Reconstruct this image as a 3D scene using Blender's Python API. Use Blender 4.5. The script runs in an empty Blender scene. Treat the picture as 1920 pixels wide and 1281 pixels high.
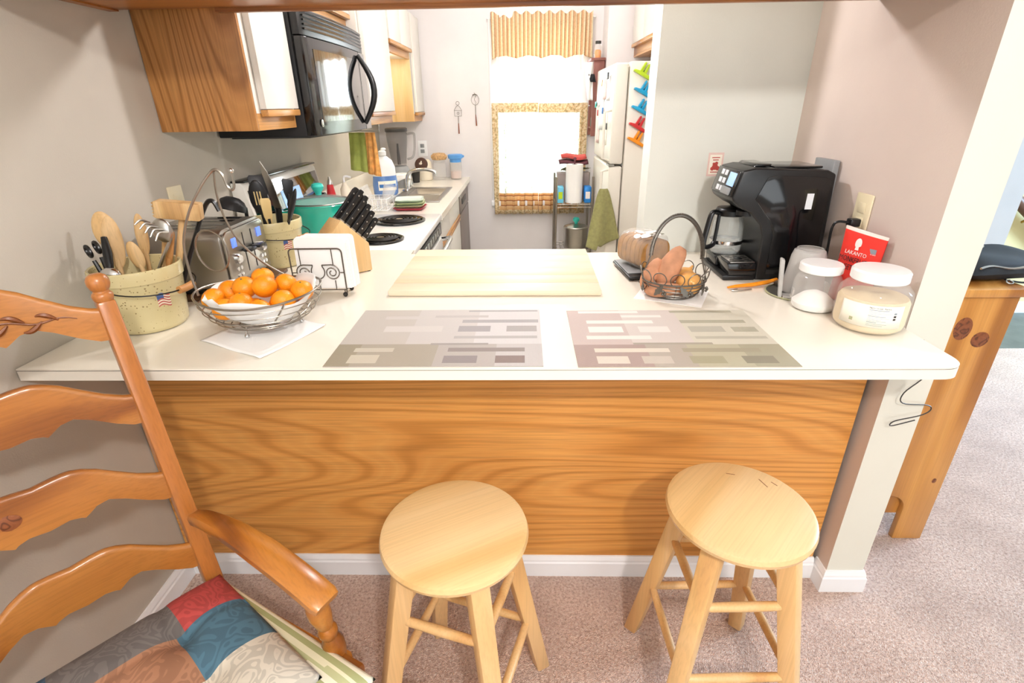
import bpy, bmesh, math, random
from mathutils import Vector, Matrix

random.seed(7)
scene = bpy.context.scene
col = scene.collection
PI = math.pi
R = math.radians

# ------------------------------------------------------------------ camera
FPX = 967.84
cd = bpy.data.cameras.new('camera')
cd.sensor_fit = 'HORIZONTAL'
cd.sensor_width = 36.0
cd.lens = FPX / 1920.0 * 36.0
cd.clip_start = 0.02
cam = bpy.data.objects.new('camera', cd)
col.objects.link(cam)
_p, _y, _r = R(24.5686), R(-1.5384), R(-0.8709)
F_ = Vector((math.sin(_y) * math.cos(_p), math.cos(_y) * math.cos(_p), -math.sin(_p)))
R_ = F_.cross(Vector((0, 0, 1))).normalized()
U_ = R_.cross(F_)
R2 = R_ * math.cos(_r) + U_ * math.sin(_r)
U2 = -R_ * math.sin(_r) + U_ * math.cos(_r)
cm = Matrix((R2, U2, -F_)).transposed().to_4x4()
cm.translation = Vector((0, 0, 1.4336))
cam.matrix_world = cm
scene.camera = cam

# ------------------------------------------------------------------ light
vs = scene.view_settings
vs.view_transform = 'Standard'
vs.look = 'None'
vs.gamma = 1.0
vs.use_curve_mapping = False
vs.exposure = 0.36

world = bpy.data.worlds.new('sky')
scene.world = world
world.use_nodes = True
bg = world.node_tree.nodes['Background']
bg.inputs[0].default_value = (0.86, 0.95, 1.0, 1)
bg.inputs[1].default_value = 3.2


def light(name, kind, loc, energy, color, size=0.1, size_y=None, aim=None, spread=None):
    l = bpy.data.lights.new(name, kind)
    l.energy = energy
    l.color = color
    if kind == 'AREA':
        l.shape = 'RECTANGLE' if size_y else 'DISK'
        l.size = size
        if size_y:
            l.size_y = size_y
        if spread:
            l.spread = spread
    else:
        l.shadow_soft_size = size
    o = bpy.data.objects.new(name, l)
    o.location = loc
    if aim:
        d = Vector(aim) - Vector(loc)
        o.rotation_euler = d.to_track_quat('-Z', 'Y').to_euler()
    col.objects.link(o)
    return o


# daylight through the kitchen and living room windows, and an added dining side fill
light('kitchen_window_daylight', 'AREA', (0.115, 4.62, 1.36), 26, (0.86, 0.96, 1.0), 0.64, 1.2, aim=(0.1, 0, 1.0))
light('dining_fill', 'AREA', (0.9, -3.3, 1.45), 42, (0.86, 0.94, 1.0), 3.4, 1.7, aim=(0.1, 2, 0.85))  # added soft cool fill behind the camera; no such window is built
light('living_window_daylight', 'AREA', (4.85, 2.35, 1.4), 245, (0.50, 0.73, 1.0), 1.2, 1.7, aim=(1.5, 1.2, 0.0))
# lamps: kitchen fixture and dining room fixture, plus an added kitchen fill
light('kitchen_pendant_lamp', 'POINT', (-0.06, 2.06, 1.94), 23, (1.0, 0.965, 0.99), 0.04)
light('kitchen_back_fill', 'POINT', (0.0, 3.35, 2.36), 15, (1.0, 0.97, 0.98), 0.08)  # unseen extra source, added to brighten the kitchen back wall
light('sink_lamp', 'POINT', (-0.93, 3.62, 1.68), 2.2, (1.0, 0.85, 0.62), 0.03)
light('dining_ceiling_lamp', 'POINT', (0.40, -0.72, 2.20), 80, (1.0, 0.955, 0.93), 0.06)

# ------------------------------------------------------------------ helpers


def lin(c):
    if isinstance(c, str):
        c = [int(c[i:i + 2], 16) / 255 for i in (0, 2, 4)]
    return tuple(((x / 12.92) if x <= 0.04045 else ((x + 0.055) / 1.055) ** 2.4) for x in c)


class MB:
    def __init__(s):
        s.v, s.f, s.mi = [], [], []

    def add(s, vs_, fs_, mi=0, M=None):
        b = len(s.v)
        for v in vs_:
            s.v.append(tuple(M @ Vector(v)) if M is not None else tuple(v))
        for k, f in enumerate(fs_):
            s.f.append([b + i for i in f])
            s.mi.append(mi[k] if isinstance(mi, list) else mi)
        return s

    def box(s, x0, x1, y0, y1, z0, z1, M=None, mi=0):
        v = [(x, y, z) for z in (z0, z1) for y in (y0, y1) for x in (x0, x1)]
        f = [(0, 2, 3, 1), (4, 5, 7, 6), (0, 1, 5, 4), (2, 6, 7, 3), (0, 4, 6, 2), (1, 3, 7, 5)]
        return s.add(v, f, mi, M)

    def tube(s, pts, r, n=8, closed=False, mi=0, M=None, flat=1.0):
        pts = [Vector(p) for p in pts]
        m = len(pts)
        rr = r if isinstance(r, (list, tuple)) else [r] * m
        tang = []
        for i in range(m):
            a = pts[(i - 1) % m] if (closed or i > 0) else pts[i]
            b = pts[(i + 1) % m] if (closed or i < m - 1) else pts[i]
            t = (b - a)
            tang.append(t.normalized() if t.length > 1e-9 else Vector((0, 0, 1)))
        up = Vector((0, 0, 1)) if abs(tang[0].z) < 0.9 else Vector((0, 1, 0))
        nrm = (up - tang[0] * up.dot(tang[0])).normalized()
        vs_, fs_ = [], []
        for i in range(m):
            nrm = (nrm - tang[i] * nrm.dot(tang[i]))
            nrm = nrm.normalized() if nrm.length > 1e-6 else tang[i].orthogonal().normalized()
            bn = tang[i].cross(nrm)
            for k in range(n):
                a = 2 * PI * k / n + PI / n
                vs_.append(pts[i] + (nrm * math.cos(a) * flat + bn * math.sin(a)) * rr[i])
        for i in range(m if closed else m - 1):
            j = (i + 1) % m
            for k in range(n):
                l = (k + 1) % n
                fs_.append((i * n + k, i * n + l, j * n + l, j * n + k))
        if not closed:
            fs_.append(tuple(range(n - 1, -1, -1)))
            fs_.append(tuple((m - 1) * n + k for k in range(n)))
        return s.add(vs_, fs_, mi, M)

    def lathe(s, prof, n=32, c=(0, 0, 0), M=None, mi=0, sx=1.0, sy=1.0):
        vs_, fs_, rings = [], [], []
        for r, z in prof:
            if r < 1e-6:
                rings.append([len(vs_)])
                vs_.append((c[0], c[1], c[2] + z))
            else:
                rings.append(list(range(len(vs_), len(vs_) + n)))
                for k in range(n):
                    a = 2 * PI * k / n
                    vs_.append((c[0] + r * sx * math.cos(a), c[1] + r * sy * math.sin(a), c[2] + z))
        for a, b in zip(rings, rings[1:]):
            if len(a) == 1 and len(b) == 1:
                continue
            for k in range(n):
                l = (k + 1) % n
                if len(a) == 1:
                    fs_.append((a[0], b[l], b[k]))
                elif len(b) == 1:
                    fs_.append((a[k], a[l], b[0]))
                else:
                    fs_.append((a[k], a[l], b[l], b[k]))
        return s.add(vs_, fs_, mi, M)

    def sph(s, c, r, n=16, k=10, M=None, mi=0):
        if not isinstance(r, (list, tuple)):
            r = (r, r, r)
        prof = [(math.sin(PI * i / k), -math.cos(PI * i / k)) for i in range(k + 1)]
        T = Matrix.Translation(c) @ Matrix.Diagonal((r[0], r[1], r[2], 1))
        if M is not None:
            T = M @ T
        return s.lathe(prof, n, (0, 0, 0), T, mi)

    def prism(s, poly, fn, w0, w1, mi=0, M=None):
        n = len(poly)
        vs_ = [fn(u, v, w0) for u, v in poly] + [fn(u, v, w1) for u, v in poly]
        fs_ = [tuple(range(n - 1, -1, -1)), tuple(range(n, 2 * n))]
        for i in range(n):
            j = (i + 1) % n
            fs_.append((i, j, n + j, n + i))
        return s.add(vs_, fs_, mi, M)

    def grid(s, nu, nv, fn, mi=0, wrap=False, M=None):
        vs_ = [fn(i / (nu if wrap else nu - 1), j / (nv - 1)) for j in range(nv) for i in range(nu)]
        fs_, ms = [], []
        for j in range(nv - 1):
            for i in range(nu if wrap else nu - 1):
                i2 = (i + 1) % nu
                fs_.append((j * nu + i, j * nu + i2, (j + 1) * nu + i2, (j + 1) * nu + i))
                ms.append(mi((i + .5) / (nu - 1), (j + .5) / (nv - 1)) if callable(mi) else mi)
        return s.add(vs_, fs_, ms, M)

    def build(s, name, mats, parent=None, bevel=0, seg=2, smooth=38, solid=0, loc=None, rz=None, sub=0, fix=True):
        me = bpy.data.meshes.new(name)
        me.from_pydata(s.v, [], s.f)
        if not isinstance(mats, (list, tuple)):
            mats = [mats]
        for m in mats:
            me.materials.append(MAT(m))
        for p, k in zip(me.polygons, s.mi):
            p.material_index = k
        if bevel or fix:
            bm = bmesh.new()
            bm.from_mesh(me)
            if fix:
                bmesh.ops.recalc_face_normals(bm, faces=bm.faces)
            if bevel:
                ed = [e for e in bm.edges if len(e.link_faces) == 2 and e.calc_face_angle(0) > 0.5]
                bmesh.ops.bevel(bm, geom=ed, offset=bevel, segments=seg, profile=0.5, affect='EDGES', clamp_overlap=True)
            bm.to_mesh(me)
            bm.free()
        if smooth:
            me.polygons.foreach_set('use_smooth', [True] * len(me.polygons))
            me.set_sharp_from_angle(angle=R(smooth))
        me.update()
        o = bpy.data.objects.new(name, me)
        col.objects.link(o)
        if solid:
            md = o.modifiers.new('solid', 'SOLIDIFY')
            md.thickness = solid
            md.offset = 0
        if sub:
            md = o.modifiers.new('sub', 'SUBSURF')
            md.levels = sub
            md.render_levels = sub
        if parent:
            o.parent = parent
        if loc:
            o.location = loc
        if rz is not None:
            o.rotation_euler = (0, 0, rz)
        return o


def bx(x0, x1, y0, y1, z0, z1):
    return MB().box(x0, x1, y0, y1, z0, z1)


def tag(o, label, cat, group=None):
    o['label'] = label
    o['category'] = cat
    if group:
        o['group'] = group
    return o


def thing(name, label, cat, loc=(0, 0, 0), rz=0, group=None):
    o = bpy.data.objects.new(name, None)
    o.empty_display_size = 0.02
    col.objects.link(o)
    o.location = loc
    o.rotation_euler = (0, 0, rz)
    return tag(o, label, cat, group)


def struct(name, mb, mat, label=None, **k):
    o = mb.build(name, mat, **k)
    o['kind'] = 'structure'
    if label:
        o['label'] = label
    return o


def dup(root, loc, rz=None, label=None):
    r = root.copy()
    col.objects.link(r)
    r.location = loc
    if rz is not None:
        r.rotation_euler = (0, 0, rz)
    if label:
        r['label'] = label
    for ch in [c for c in bpy.data.objects if c.parent == root]:
        c = ch.copy()
        col.objects.link(c)
        c.parent = r
        for g in [g for g in bpy.data.objects if g.parent == ch]:
            d = g.copy()
            col.objects.link(d)
            d.parent = c
    return r


def text(body, size, mat, parent, M, name='lettering', align='CENTER', ext=0.0002, sx=1.0):
    cu = bpy.data.curves.new('t', 'FONT')
    cu.body = body
    cu.size = size
    cu.extrude = ext
    cu.align_x = align
    cu.resolution_u = 2
    t = bpy.data.objects.new('t', cu)
    col.objects.link(t)
    bpy.context.view_layer.update()
    me = bpy.data.meshes.new_from_object(t.evaluated_get(bpy.context.evaluated_depsgraph_get()))
    bpy.data.objects.remove(t)
    me.transform(M @ Matrix.Diagonal((sx, 1, 1, 1)))
    me.materials.clear()
    me.materials.append(MAT(mat))
    o = bpy.data.objects.new(name, me)
    col.objects.link(o)
    o.parent = parent
    return o


def frame(o, x, y, n):
    """matrix with local x,y,z axes in world"""
    m = Matrix((Vector(x), Vector(y), Vector(n))).transposed().to_4x4()
    m.translation = Vector(o)
    return m


def along(p0, p1):
    """matrix taking +Z to the direction p0->p1, origin at p0"""
    d = Vector(p1) - Vector(p0)
    m = d.to_track_quat('Z', 'Y').to_matrix().to_4x4()
    m.translation = Vector(p0)
    return m


def arc(c, r, a0, a1, n, ax=(1, 0, 0), ay=(0, 0, 1)):
    ax, ay, c = Vector(ax), Vector(ay), Vector(c)
    return [c + ax * (r * math.cos(a0 + (a1 - a0) * i / n)) + ay * (r * math.sin(a0 + (a1 - a0) * i / n)) for i in range(n + 1)]


def smoothpts(pts, n=6):
    """Catmull-Rom through pts"""
    P = [Vector(p) for p in pts]
    P = [P[0] * 2 - P[1]] + P + [P[-1] * 2 - P[-2]]
    out = []
    for i in range(1, len(P) - 2):
        for k in range(n):
            t = k / n
            a, b, c, d = P[i - 1], P[i], P[i + 1], P[i + 2]
            out.append(0.5 * ((2 * b) + (c - a) * t + (2 * a - 5 * b + 4 * c - d) * t * t + (3 * b - a - 3 * c + d) * t ** 3))
    out.append(P[-2])
    return out


# ------------------------------------------------------------------ materials
_M = {}
_DEF = {}


def MAT(n):
    if not isinstance(n, str):
        return n
    if n not in _M:
        _M[n] = _DEF[n](n)
    return _M[n]


def base(name):
    m = bpy.data.materials.new(name)
    m.use_nodes = True
    return m, m.node_tree, m.node_tree.nodes['Principled BSDF']


def setp(b, **k):
    for a, v in k.items():
        b.inputs[a].default_value = v


def nd(nt, t, **k):
    n = nt.nodes.new(t)
    for a, v in k.items():
        if a.startswith('i_'):
            key = a[2:]
            n.inputs[int(key) if key.isdigit() else key].default_value = v
        else:
            setattr(n, a, v)
    return n


def coords(nt, scale, rand=False, rot=(0, 0, 0)):
    tc = nd(nt, 'ShaderNodeTexCoord')
    src = tc.outputs['Object']
    if rand:
        oi = nd(nt, 'ShaderNodeObjectInfo')
        mu = nd(nt, 'ShaderNodeMath', operation='MULTIPLY', i_1=13.7)
        nt.links.new(oi.outputs['Random'], mu.inputs[0])
        ad = nd(nt, 'ShaderNodeVectorMath', operation='ADD')
        nt.links.new(src, ad.inputs[0])
        nt.links.new(mu.outputs[0], ad.inputs[1])
        src = ad.outputs[0]
    mp = nd(nt, 'ShaderNodeMapping')
    mp.inputs['Scale'].default_value = scale
    mp.inputs['Rotation'].default_value = rot
    nt.links.new(src, mp.inputs[0])
    return mp.outputs[0]


def ramp(nt, src, stops):
    r = nd(nt, 'ShaderNodeValToRGB')
    el = r.color_ramp.elements
    while len(el) < len(stops):
        el.new(0.5)
    for e, (p, c) in zip(el, stops):
        e.position = p
        e.color = (*c, 1) if len(c) == 3 else c
    nt.links.new(src, r.inputs[0])
    return r.outputs[0]


def mixc(nt, fac, a, b, mode='MIX'):
    m = nd(nt, 'ShaderNodeMix', data_type='RGBA', blend_type=mode)
    for i, s in ((0, fac), (6, a), (7, b)):
        if hasattr(s, 'is_output'):
            nt.links.new(s, m.inputs[i])
        else:
            m.inputs[i].default_value = s if not isinstance(s, tuple) else (*s[:3], 1)
    return m.outputs[2]


def bump(nt, b, h, strength, dist=0.01):
    n = nd(nt, 'ShaderNodeBump', i_Strength=strength, i_Distance=dist)
    nt.links.new(h, n.inputs['Height'])
    nt.links.new(n.outputs[0], b.inputs['Normal'])


def plain(name, c, rough=0.5, metal=0.0, var=0.06, vs_=6.0, bs=0.0, bscale=200.0, coat=0.0, spec=0.5, trans=0.0, ior=1.45,
          sheen=0.0, alpha=1.0, emit=None):
    def mk(n):
        m, nt, b = base(n)
        c1 = lin(c)
        v = nd(nt, 'ShaderNodeTexNoise', i_Scale=vs_, i_Detail=3.0)
        nt.links.new(coords(nt, (1, 1, 1)), v.inputs['Vector'])
        lo = tuple(x * (1 - var) for x in c1)
        hi = tuple(min(1, x * (1 + var)) for x in c1)
        nt.links.new(ramp(nt, v.outputs['Fac'], [(0.3, lo), (0.7, hi)]), b.inputs['Base Color'])
        setp(b, Roughness=rough, Metallic=metal, IOR=ior, Alpha=alpha)
        b.inputs['Specular IOR Level'].default_value = spec
        b.inputs['Coat Weight'].default_value = coat
        b.inputs['Coat Roughness'].default_value = 0.08
        b.inputs['Transmission Weight'].default_value = trans
        b.inputs['Sheen Weight'].default_value = sheen
        if emit:
            b.inputs['Emission Color'].default_value = (*lin(emit[0]), 1)
            b.inputs['Emission Strength'].default_value = emit[1]
        if bs:
            h = nd(nt, 'ShaderNodeTexNoise', i_Scale=bscale, i_Detail=2.0)
            nt.links.new(coords(nt, (1, 1, 1)), h.inputs['Vector'])
            bump(nt, b, h.outputs['Fac'], bs, 0.002)
        return m
    _DEF[name] = mk


def wood(name, dark, mid, light_, axis=0, rings=9.0, nscale=3.2, stretch=0.14, rough=0.38, coat=0.15, fiber=0.35, contrast=1.0,
         knots=False, rand=True):
    def mk(n):
        m, nt, b = base(n)
        sc = [1.0, 1.0, 1.0]
        sc[axis] = stretch
        co = coords(nt, tuple(sc), rand)
        n1 = nd(nt, 'ShaderNodeTexNoise', i_Scale=nscale, i_Detail=1.5, i_Roughness=0.45, i_Distortion=0.25)
        nt.links.new(co, n1.inputs['Vector'])
        mu = nd(nt, 'ShaderNodeMath', operation='MULTIPLY', i_1=rings * 6.283)
        nt.links.new(n1.outputs['Fac'], mu.inputs[0])
        sn = nd(nt, 'ShaderNodeMath', operation='SINE')
        nt.links.new(mu.outputs[0], sn.inputs[0])
        hf = nd(nt, 'ShaderNodeMath', operation='MULTIPLY_ADD', i_1=0.5, i_2=0.5)
        nt.links.new(sn.outputs[0], hf.inputs[0])
        lc, mc, dc = lin(light_), lin(mid), lin(dark)
        ring = ramp(nt, hf.outputs[0], [(0.0, dc), (0.22 * contrast, mc), (0.75, lc), (1.0, tuple(0.5 * (a + c) for a, c in zip(lc, mc)))])
        sc2 = [230.0, 230.0, 230.0]
        sc2[axis] = 5.0
        f = nd(nt, 'ShaderNodeTexNoise', i_Scale=1.0, i_Detail=3.0)
        nt.links.new(coords(nt, tuple(sc2), rand), f.inputs['Vector'])
        fc = ramp(nt, f.outputs['Fac'], [(0.36, (1 - fiber,) * 3), (0.55, (1.0,) * 3)])
        c = mixc(nt, 0.75, ring, fc, 'MULTIPLY')
        big = nd(nt, 'ShaderNodeTexNoise', i_Scale=2.2, i_Detail=2.0)
        nt.links.new(coords(nt, (1, 1, 1), rand), big.inputs['Vector'])
        bc = ramp(nt, big.outputs['Fac'], [(0.3, (0.84, 0.80, 0.76)), (0.7, (1.0, 1.0, 1.0))])
        c = mixc(nt, 0.8, c, bc, 'MULTIPLY')
        if knots:
            vo = nd(nt, 'ShaderNodeTexVoronoi', i_Scale=5.0)
            nt.links.new(coords(nt, (1, 1, 1), rand), vo.inputs['Vector'])
            kc = ramp(nt, vo.outputs['Distance'], [(0.0, (1, 1, 1)), (0.05, (0.8, 0.8, 0.8)), (0.09, (0, 0, 0))])
            c = mixc(nt, kc, c, lin('6b3516'))
        nt.links.new(c, b.inputs['Base Color'])
        setp(b, Roughness=rough)
        b.inputs['Coat Weight'].default_value = coat
        b.inputs['Coat Roughness'].default_value = 0.25
        bump(nt, b, f.outputs['Fac'], 0.08, 0.001)
        return m
    _DEF[name] = mk


def special(name):
    def deco(fn):
        def mk(n):
            m, nt, b = base(n)
            fn(nt, b)
            return m
        _DEF[name] = mk
        return fn
    return deco


# paints and room finishes
plain('paint_beige', 'c4bdb0', 0.85, var=0.025, bs=0.12, bscale=260)
plain('paint_blush', 'd6c7bd', 0.85, var=0.02, bs=0.12, bscale=260)
plain('paint_greige', 'dfe1d9', 0.85, var=0.02, bs=0.12, bscale=260)
plain('paint_kitchen', 'e6e1e0', 0.85, var=0.02, bs=0.1, bscale=260)
plain('paint_cream', 'dedccf', 0.6, var=0.015, bs=0.06, bscale=200)
plain('paint_bluegrey', 'c9ced0', 0.8, var=0.02, bs=0.1, bscale=200)
plain('paint_yellow', 'cdbf8e', 0.85, var=0.02, bs=0.1, bscale=200)
plain('paint_ceiling', 'f2efe9', 0.9, var=0.015, bs=0.2, bscale=120)
plain('trim_white', 'f1f1f2', 0.4, var=0.01)
plain('slate', '5d5f58', 0.6, var=0.2, vs_=9)
plain('vinyl', 'cfc4b2', 0.5, var=0.08, vs_=4)
plain('grass', '5f8a3e', 0.9, var=0.3, vs_=3)
plain('laminate_cream', 'f1eadb', 0.22, var=0.015, coat=0.25)
plain('laminate_edge', 'efe8da', 0.35, var=0.012)
plain('laminate_white', 'e0dbd2', 0.35, var=0.01)
plain('enamel_white', 'f4f1ea', 0.18, var=0.01, coat=0.4)
plain('fridge_cream', 'efe9dc', 0.35, var=0.012, bs=0.08, bscale=400)
# metals, plastics, glass
plain('steel', 'b9b6b0', 0.28, 1.0, var=0.04)
plain('steel_brushed', 'a8a39c', 0.34, 1.0, var=0.05, bs=0.03, bscale=500)
plain('chrome', 'd8d8d8', 0.12, 1.0, var=0.02)
plain('wire_silver', 'a39c92', 0.3, 1.0, var=0.05)
plain('wire_dark', '6d655c', 0.4, 0.85, var=0.1)
plain('iron_black', '24211f', 0.45, 0.6, var=0.1)
plain('pewter', '77736c', 0.38, 0.9, var=0.12)
plain('brass', 'b08d4a', 0.3, 1.0, var=0.05)
plain('black_gloss', '0e0e10', 0.10, var=0.05, coat=0.3)
plain('black_plastic', '161617', 0.32, var=0.06)
plain('black_satin', '1d1d1f', 0.45, var=0.06, bs=0.05, bscale=600)
plain('black_glass', '08090a', 0.03, spec=1.0, var=0.02, coat=1.0)
plain('dark_grey', '3a3836', 0.45, var=0.06)
plain('grey_plastic', '8d8f90', 0.4, var=0.04)
plain('taupe_plastic', '7b6f68', 0.4, var=0.05)
plain('white_plastic', 'f4f4f3', 0.3, var=0.01)
plain('ivory_plastic', 'e9ddbb', 0.35, var=0.02)
plain('button_white', 'dfe3e8', 0.4, var=0.02)
plain('screen_blue', '5a78e8', 0.2, var=0.05, emit=('5b7cf5', 0.9))
plain('screen_lcd', '9fc0e8', 0.15, var=0.05, emit=('8db4ea', 0.5))
plain('glass', 'ffffff', 0.02, trans=1.0, var=0.0, ior=1.45)
plain('thin_glass', 'f3f8f5', 0.03, var=0.0, alpha=0.16, spec=0.8)
plain('window_glass', 'f3f8f8', 0.02, var=0.0, alpha=0.08, spec=0.6)
plain('smoke_plastic', '6c6866', 0.12, var=0.03, alpha=0.26, spec=0.6)
plain('frosted', 'dcdad6', 0.35, var=0.02, alpha=0.55)
plain('clear_plastic', 'f2efe9', 0.08, var=0.02, alpha=0.22, spec=0.9)
plain('film', 'f7f5f2', 0.06, var=0.05, alpha=0.2, spec=1.0)
plain('teal', '1fae97', 0.18, var=0.05, coat=0.5)
plain('teal_plastic', '3fc4b4', 0.3, var=0.04)
plain('red_plastic', 'c92f34', 0.3, var=0.08)
plain('red_pouch', 'e8392f', 0.38, var=0.06, bs=0.05, bscale=40)
plain('pouch_edge', 'eedfd6', 0.45, var=0.03)
plain('print_white', 'f5ece8', 0.5, var=0.02)
plain('print_dark', '2c2326', 0.5, var=0.05)
plain('print_grey', '8f979e', 0.6, var=0.05)
plain('print_blue', '2f6fb5', 0.5, var=0.05)
plain('print_navy', '3b5488', 0.6, var=0.05)
plain('print_red', 'b8473f', 0.6, var=0.05)
plain('paper', 'f7f5f2', 0.8, var=0.015, bs=0.1, bscale=300)
plain('paper_pink', 'e6c9c0', 0.8, var=0.05)
plain('label_cream', 'f7f1e2', 0.6, var=0.01)
plain('sugar', 'fbfaf6', 0.9, var=0.01, bs=0.3, bscale=600)
plain('powder', 'ecd6ae', 0.95, var=0.05, bs=0.3, bscale=300)
plain('orange_plastic', 'f0931f', 0.3, var=0.06)
plain('lime_plastic', 'b9d62c', 0.25, var=0.05)
plain('blue_plastic', '1f9fce', 0.25, var=0.05)
plain('sky_plastic', '5f9fe0', 0.3, var=0.05)
plain('blue_soap', '5f86c4', 0.15, var=0.05, coat=0.3)
plain('silicone_yellow', 'dfc489', 0.45, var=0.04)
plain('rubber', '2b2825', 0.7, var=0.08)
plain('coaster', '4c4b44', 0.75, var=0.15, bs=0.2, bscale=300)
plain('sage_trim', 'a7a683', 0.8, var=0.08)
plain('terry_green', 'a3a067', 0.95, var=0.12, vs_=60, bs=0.9, bscale=900, sheen=0.3)
plain('towel_lime', 'a9b35c', 0.9, var=0.15, vs_=20, bs=0.6, bscale=700)
plain('towel_orange', 'e0a25a', 0.9, var=0.3, vs_=30, bs=0.6, bscale=700)
plain('cloth_red', 'c2524c', 0.9, var=0.15, vs_=40, bs=0.5, bscale=700)
plain('cloth_plum', '6d3f47', 0.9, var=0.15, vs_=40, bs=0.5, bscale=700)
plain('cloth_black', '1b1c20', 0.75, var=0.15, vs_=40, bs=0.4, bscale=900)
plain('sweet_potato', 'c28b69', 0.75, var=0.22, vs_=26, bs=0.35, bscale=60)
plain('onion', 'e0a55c', 0.35, var=0.22, vs_=12, bs=0.1, bscale=40, coat=0.2)
plain('bread', 'a3763f', 0.85, var=0.25, vs_=30, bs=0.6, bscale=120)
plain('plate_green', 'bcc79a', 0.3, var=0.04)
plain('plate_red', 'b8324a', 0.3, var=0.05)
plain('plate_mint', 'd7e6d8', 0.3, var=0.03)
plain('cream_plastic', 'efe4cf', 0.35, var=0.02)
plain('wicker', 'c9a273', 0.8, var=0.3, vs_=80)
plain('rust', '8a4a30', 0.6, var=0.2)
plain('shelf_red', '8d5a50', 0.6, var=0.1)
plain('foliage', '6f6a4c', 0.8, var=0.4, vs_=30)
plain('box_grey', '9b8d88', 0.7, var=0.08)
plain('box_blue', '2a86d8', 0.4, var=0.2, vs_=20)
plain('box_cyan', '6fc6e8', 0.4, var=0.1)
plain('handle_wood', 'c08a52', 0.5, var=0.15)
plain('mocha', '5a4038', 0.3, var=0.1)
plain('tray_brown', '5b3d2a', 0.4, var=0.2)

wood('oak', 'cb8a40', 'dd9a4c', 'e4a557', axis=0, rings=58, nscale=1.9, stretch=0.13, fiber=0.24, rough=0.42, rand=False)
wood('oak_v', 'a06a34', 'b98046', 'c68d4f', axis=2, rings=44, nscale=2.6, stretch=0.12, fiber=0.26, rand=False)
wood('oak_y', '9a6230', 'c18746', 'd09a5a', axis=1, rings=7, nscale=4, stretch=0.1, fiber=0.28, rand=False)
wood('oak_x', '8b5222', 'a9692f', 'b97a3c', axis=0, rings=7, nscale=4, stretch=0.1, fiber=0.28, rand=False)
wood('maple', 'e0b577', 'ecc68c', 'f1d09c', axis=0, rings=3.0, nscale=4.0, stretch=0.1, fiber=0.10, rough=0.33, coat=0.2)
wood('maple_leg', 'd5a468', 'e2b678', 'e8c089', axis=2, rings=3.0, nscale=5.0, stretch=0.1, fiber=0.12, rough=0.4)
wood('board_maple', 'ecd6b4', 'f1dfc2', 'f4e4ca', axis=0, rings=2.0, nscale=4.0, stretch=0.06, fiber=0.05, rough=0.45, coat=0.0)
wood('block_maple', 'd3a86c', 'e2bb80', 'e8c690', axis=2, rings=4.0, nscale=6.0, stretch=0.1, fiber=0.12, rough=0.45)
wood('spoon_wood', 'c39a63', 'd8b27a', 'e3c290', axis=2, rings=4.0, nscale=12.0, stretch=0.1, fiber=0.15, rough=0.6, coat=0)
wood('chair_wood', '7e430f', 'a8641f', 'bd7a30', axis=0, rings=3.5, nscale=4.5, stretch=0.14, fiber=0.18, rough=0.28, coat=0.35)
wood('chair_post', '86481a', 'a9652c', 'b97538', axis=2, rings=3.0, nscale=4.5, stretch=0.1, fiber=0.15, rough=0.3, coat=0.3)
wood('pine', 'a5692c', 'c88a42', 'd89c52', axis=2, rings=5.0, nscale=3.0, stretch=0.14, fiber=0.12, rough=0.35, coat=0.3, rand=False)
wood('pine_knot', '5c2f18', '7e4526', '8f5430', axis=1, rings=6.0, nscale=30.0, stretch=1.0, fiber=0.1, rough=0.4)
plain('carving', '6f3a12', 0.4, var=0.1)


@special('carpet')
def _(nt, b):
    co = coords(nt, (1, 1, 1))
    a = nd(nt, 'ShaderNodeTexNoise', i_Scale=120.0, i_Detail=4.0, i_Roughness=0.75)
    nt.links.new(co, a.inputs['Vector'])
    g = nd(nt, 'ShaderNodeTexNoise', i_Scale=5.0, i_Detail=4.0, i_Roughness=0.6)
    nt.links.new(co, g.inputs['Vector'])
    c1 = ramp(nt, a.outputs['Fac'], [(0.32, lin('a27c69')), (0.5, lin('e3c0ad')), (0.68, lin('f8e6da'))])
    c2 = ramp(nt, g.outputs['Fac'], [(0.35, (0.80, 0.77, 0.76)), (0.65, (1, 1, 1))])
    nt.links.new(mixc(nt, 1.0, c1, c2, 'MULTIPLY'), b.inputs['Base Color'])
    setp(b, Roughness=0.95)
    b.inputs['Sheen Weight'].default_value = 0.3
    v = nd(nt, 'ShaderNodeTexVoronoi', i_Scale=320.0)
    nt.links.new(co, v.inputs['Vector'])
    bump(nt, b, v.outputs['Distance'], 0.9, 0.006)


@special('crock')
def _(nt, b):
    co = coords(nt, (1, 1, 1), True)
    v = nd(nt, 'ShaderNodeTexVoronoi', i_Scale=120.0, i_Randomness=1.0)
    nt.links.new(co, v.inputs['Vector'])
    k = nd(nt, 'ShaderNodeTexNoise', i_Scale=24.0, i_Detail=2.0)
    nt.links.new(co, k.inputs['Vector'])
    su = nd(nt, 'ShaderNodeMath', operation='MULTIPLY_ADD', i_1=0.6, i_2=-0.16)
    nt.links.new(k.outputs['Fac'], su.inputs[0])
    lt = nd(nt, 'ShaderNodeMath', operation='LESS_THAN')
    nt.links.new(v.outputs['Distance'], lt.inputs[0])
    nt.links.new(su.outputs[0], lt.inputs[1])
    g = nd(nt, 'ShaderNodeTexNoise', i_Scale=7.0, i_Detail=3.0)
    nt.links.new(co, g.inputs['Vector'])
    c = ramp(nt, g.outputs['Fac'], [(0.3, lin('c6b887')), (0.7, lin('d8cb9c'))])
    nt.links.new(mixc(nt, lt.outputs[0], c, lin('8f7d55')), b.inputs['Base Color'])
    setp(b, Roughness=0.25)
    b.inputs['Coat Weight'].default_value = 0.4


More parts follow.
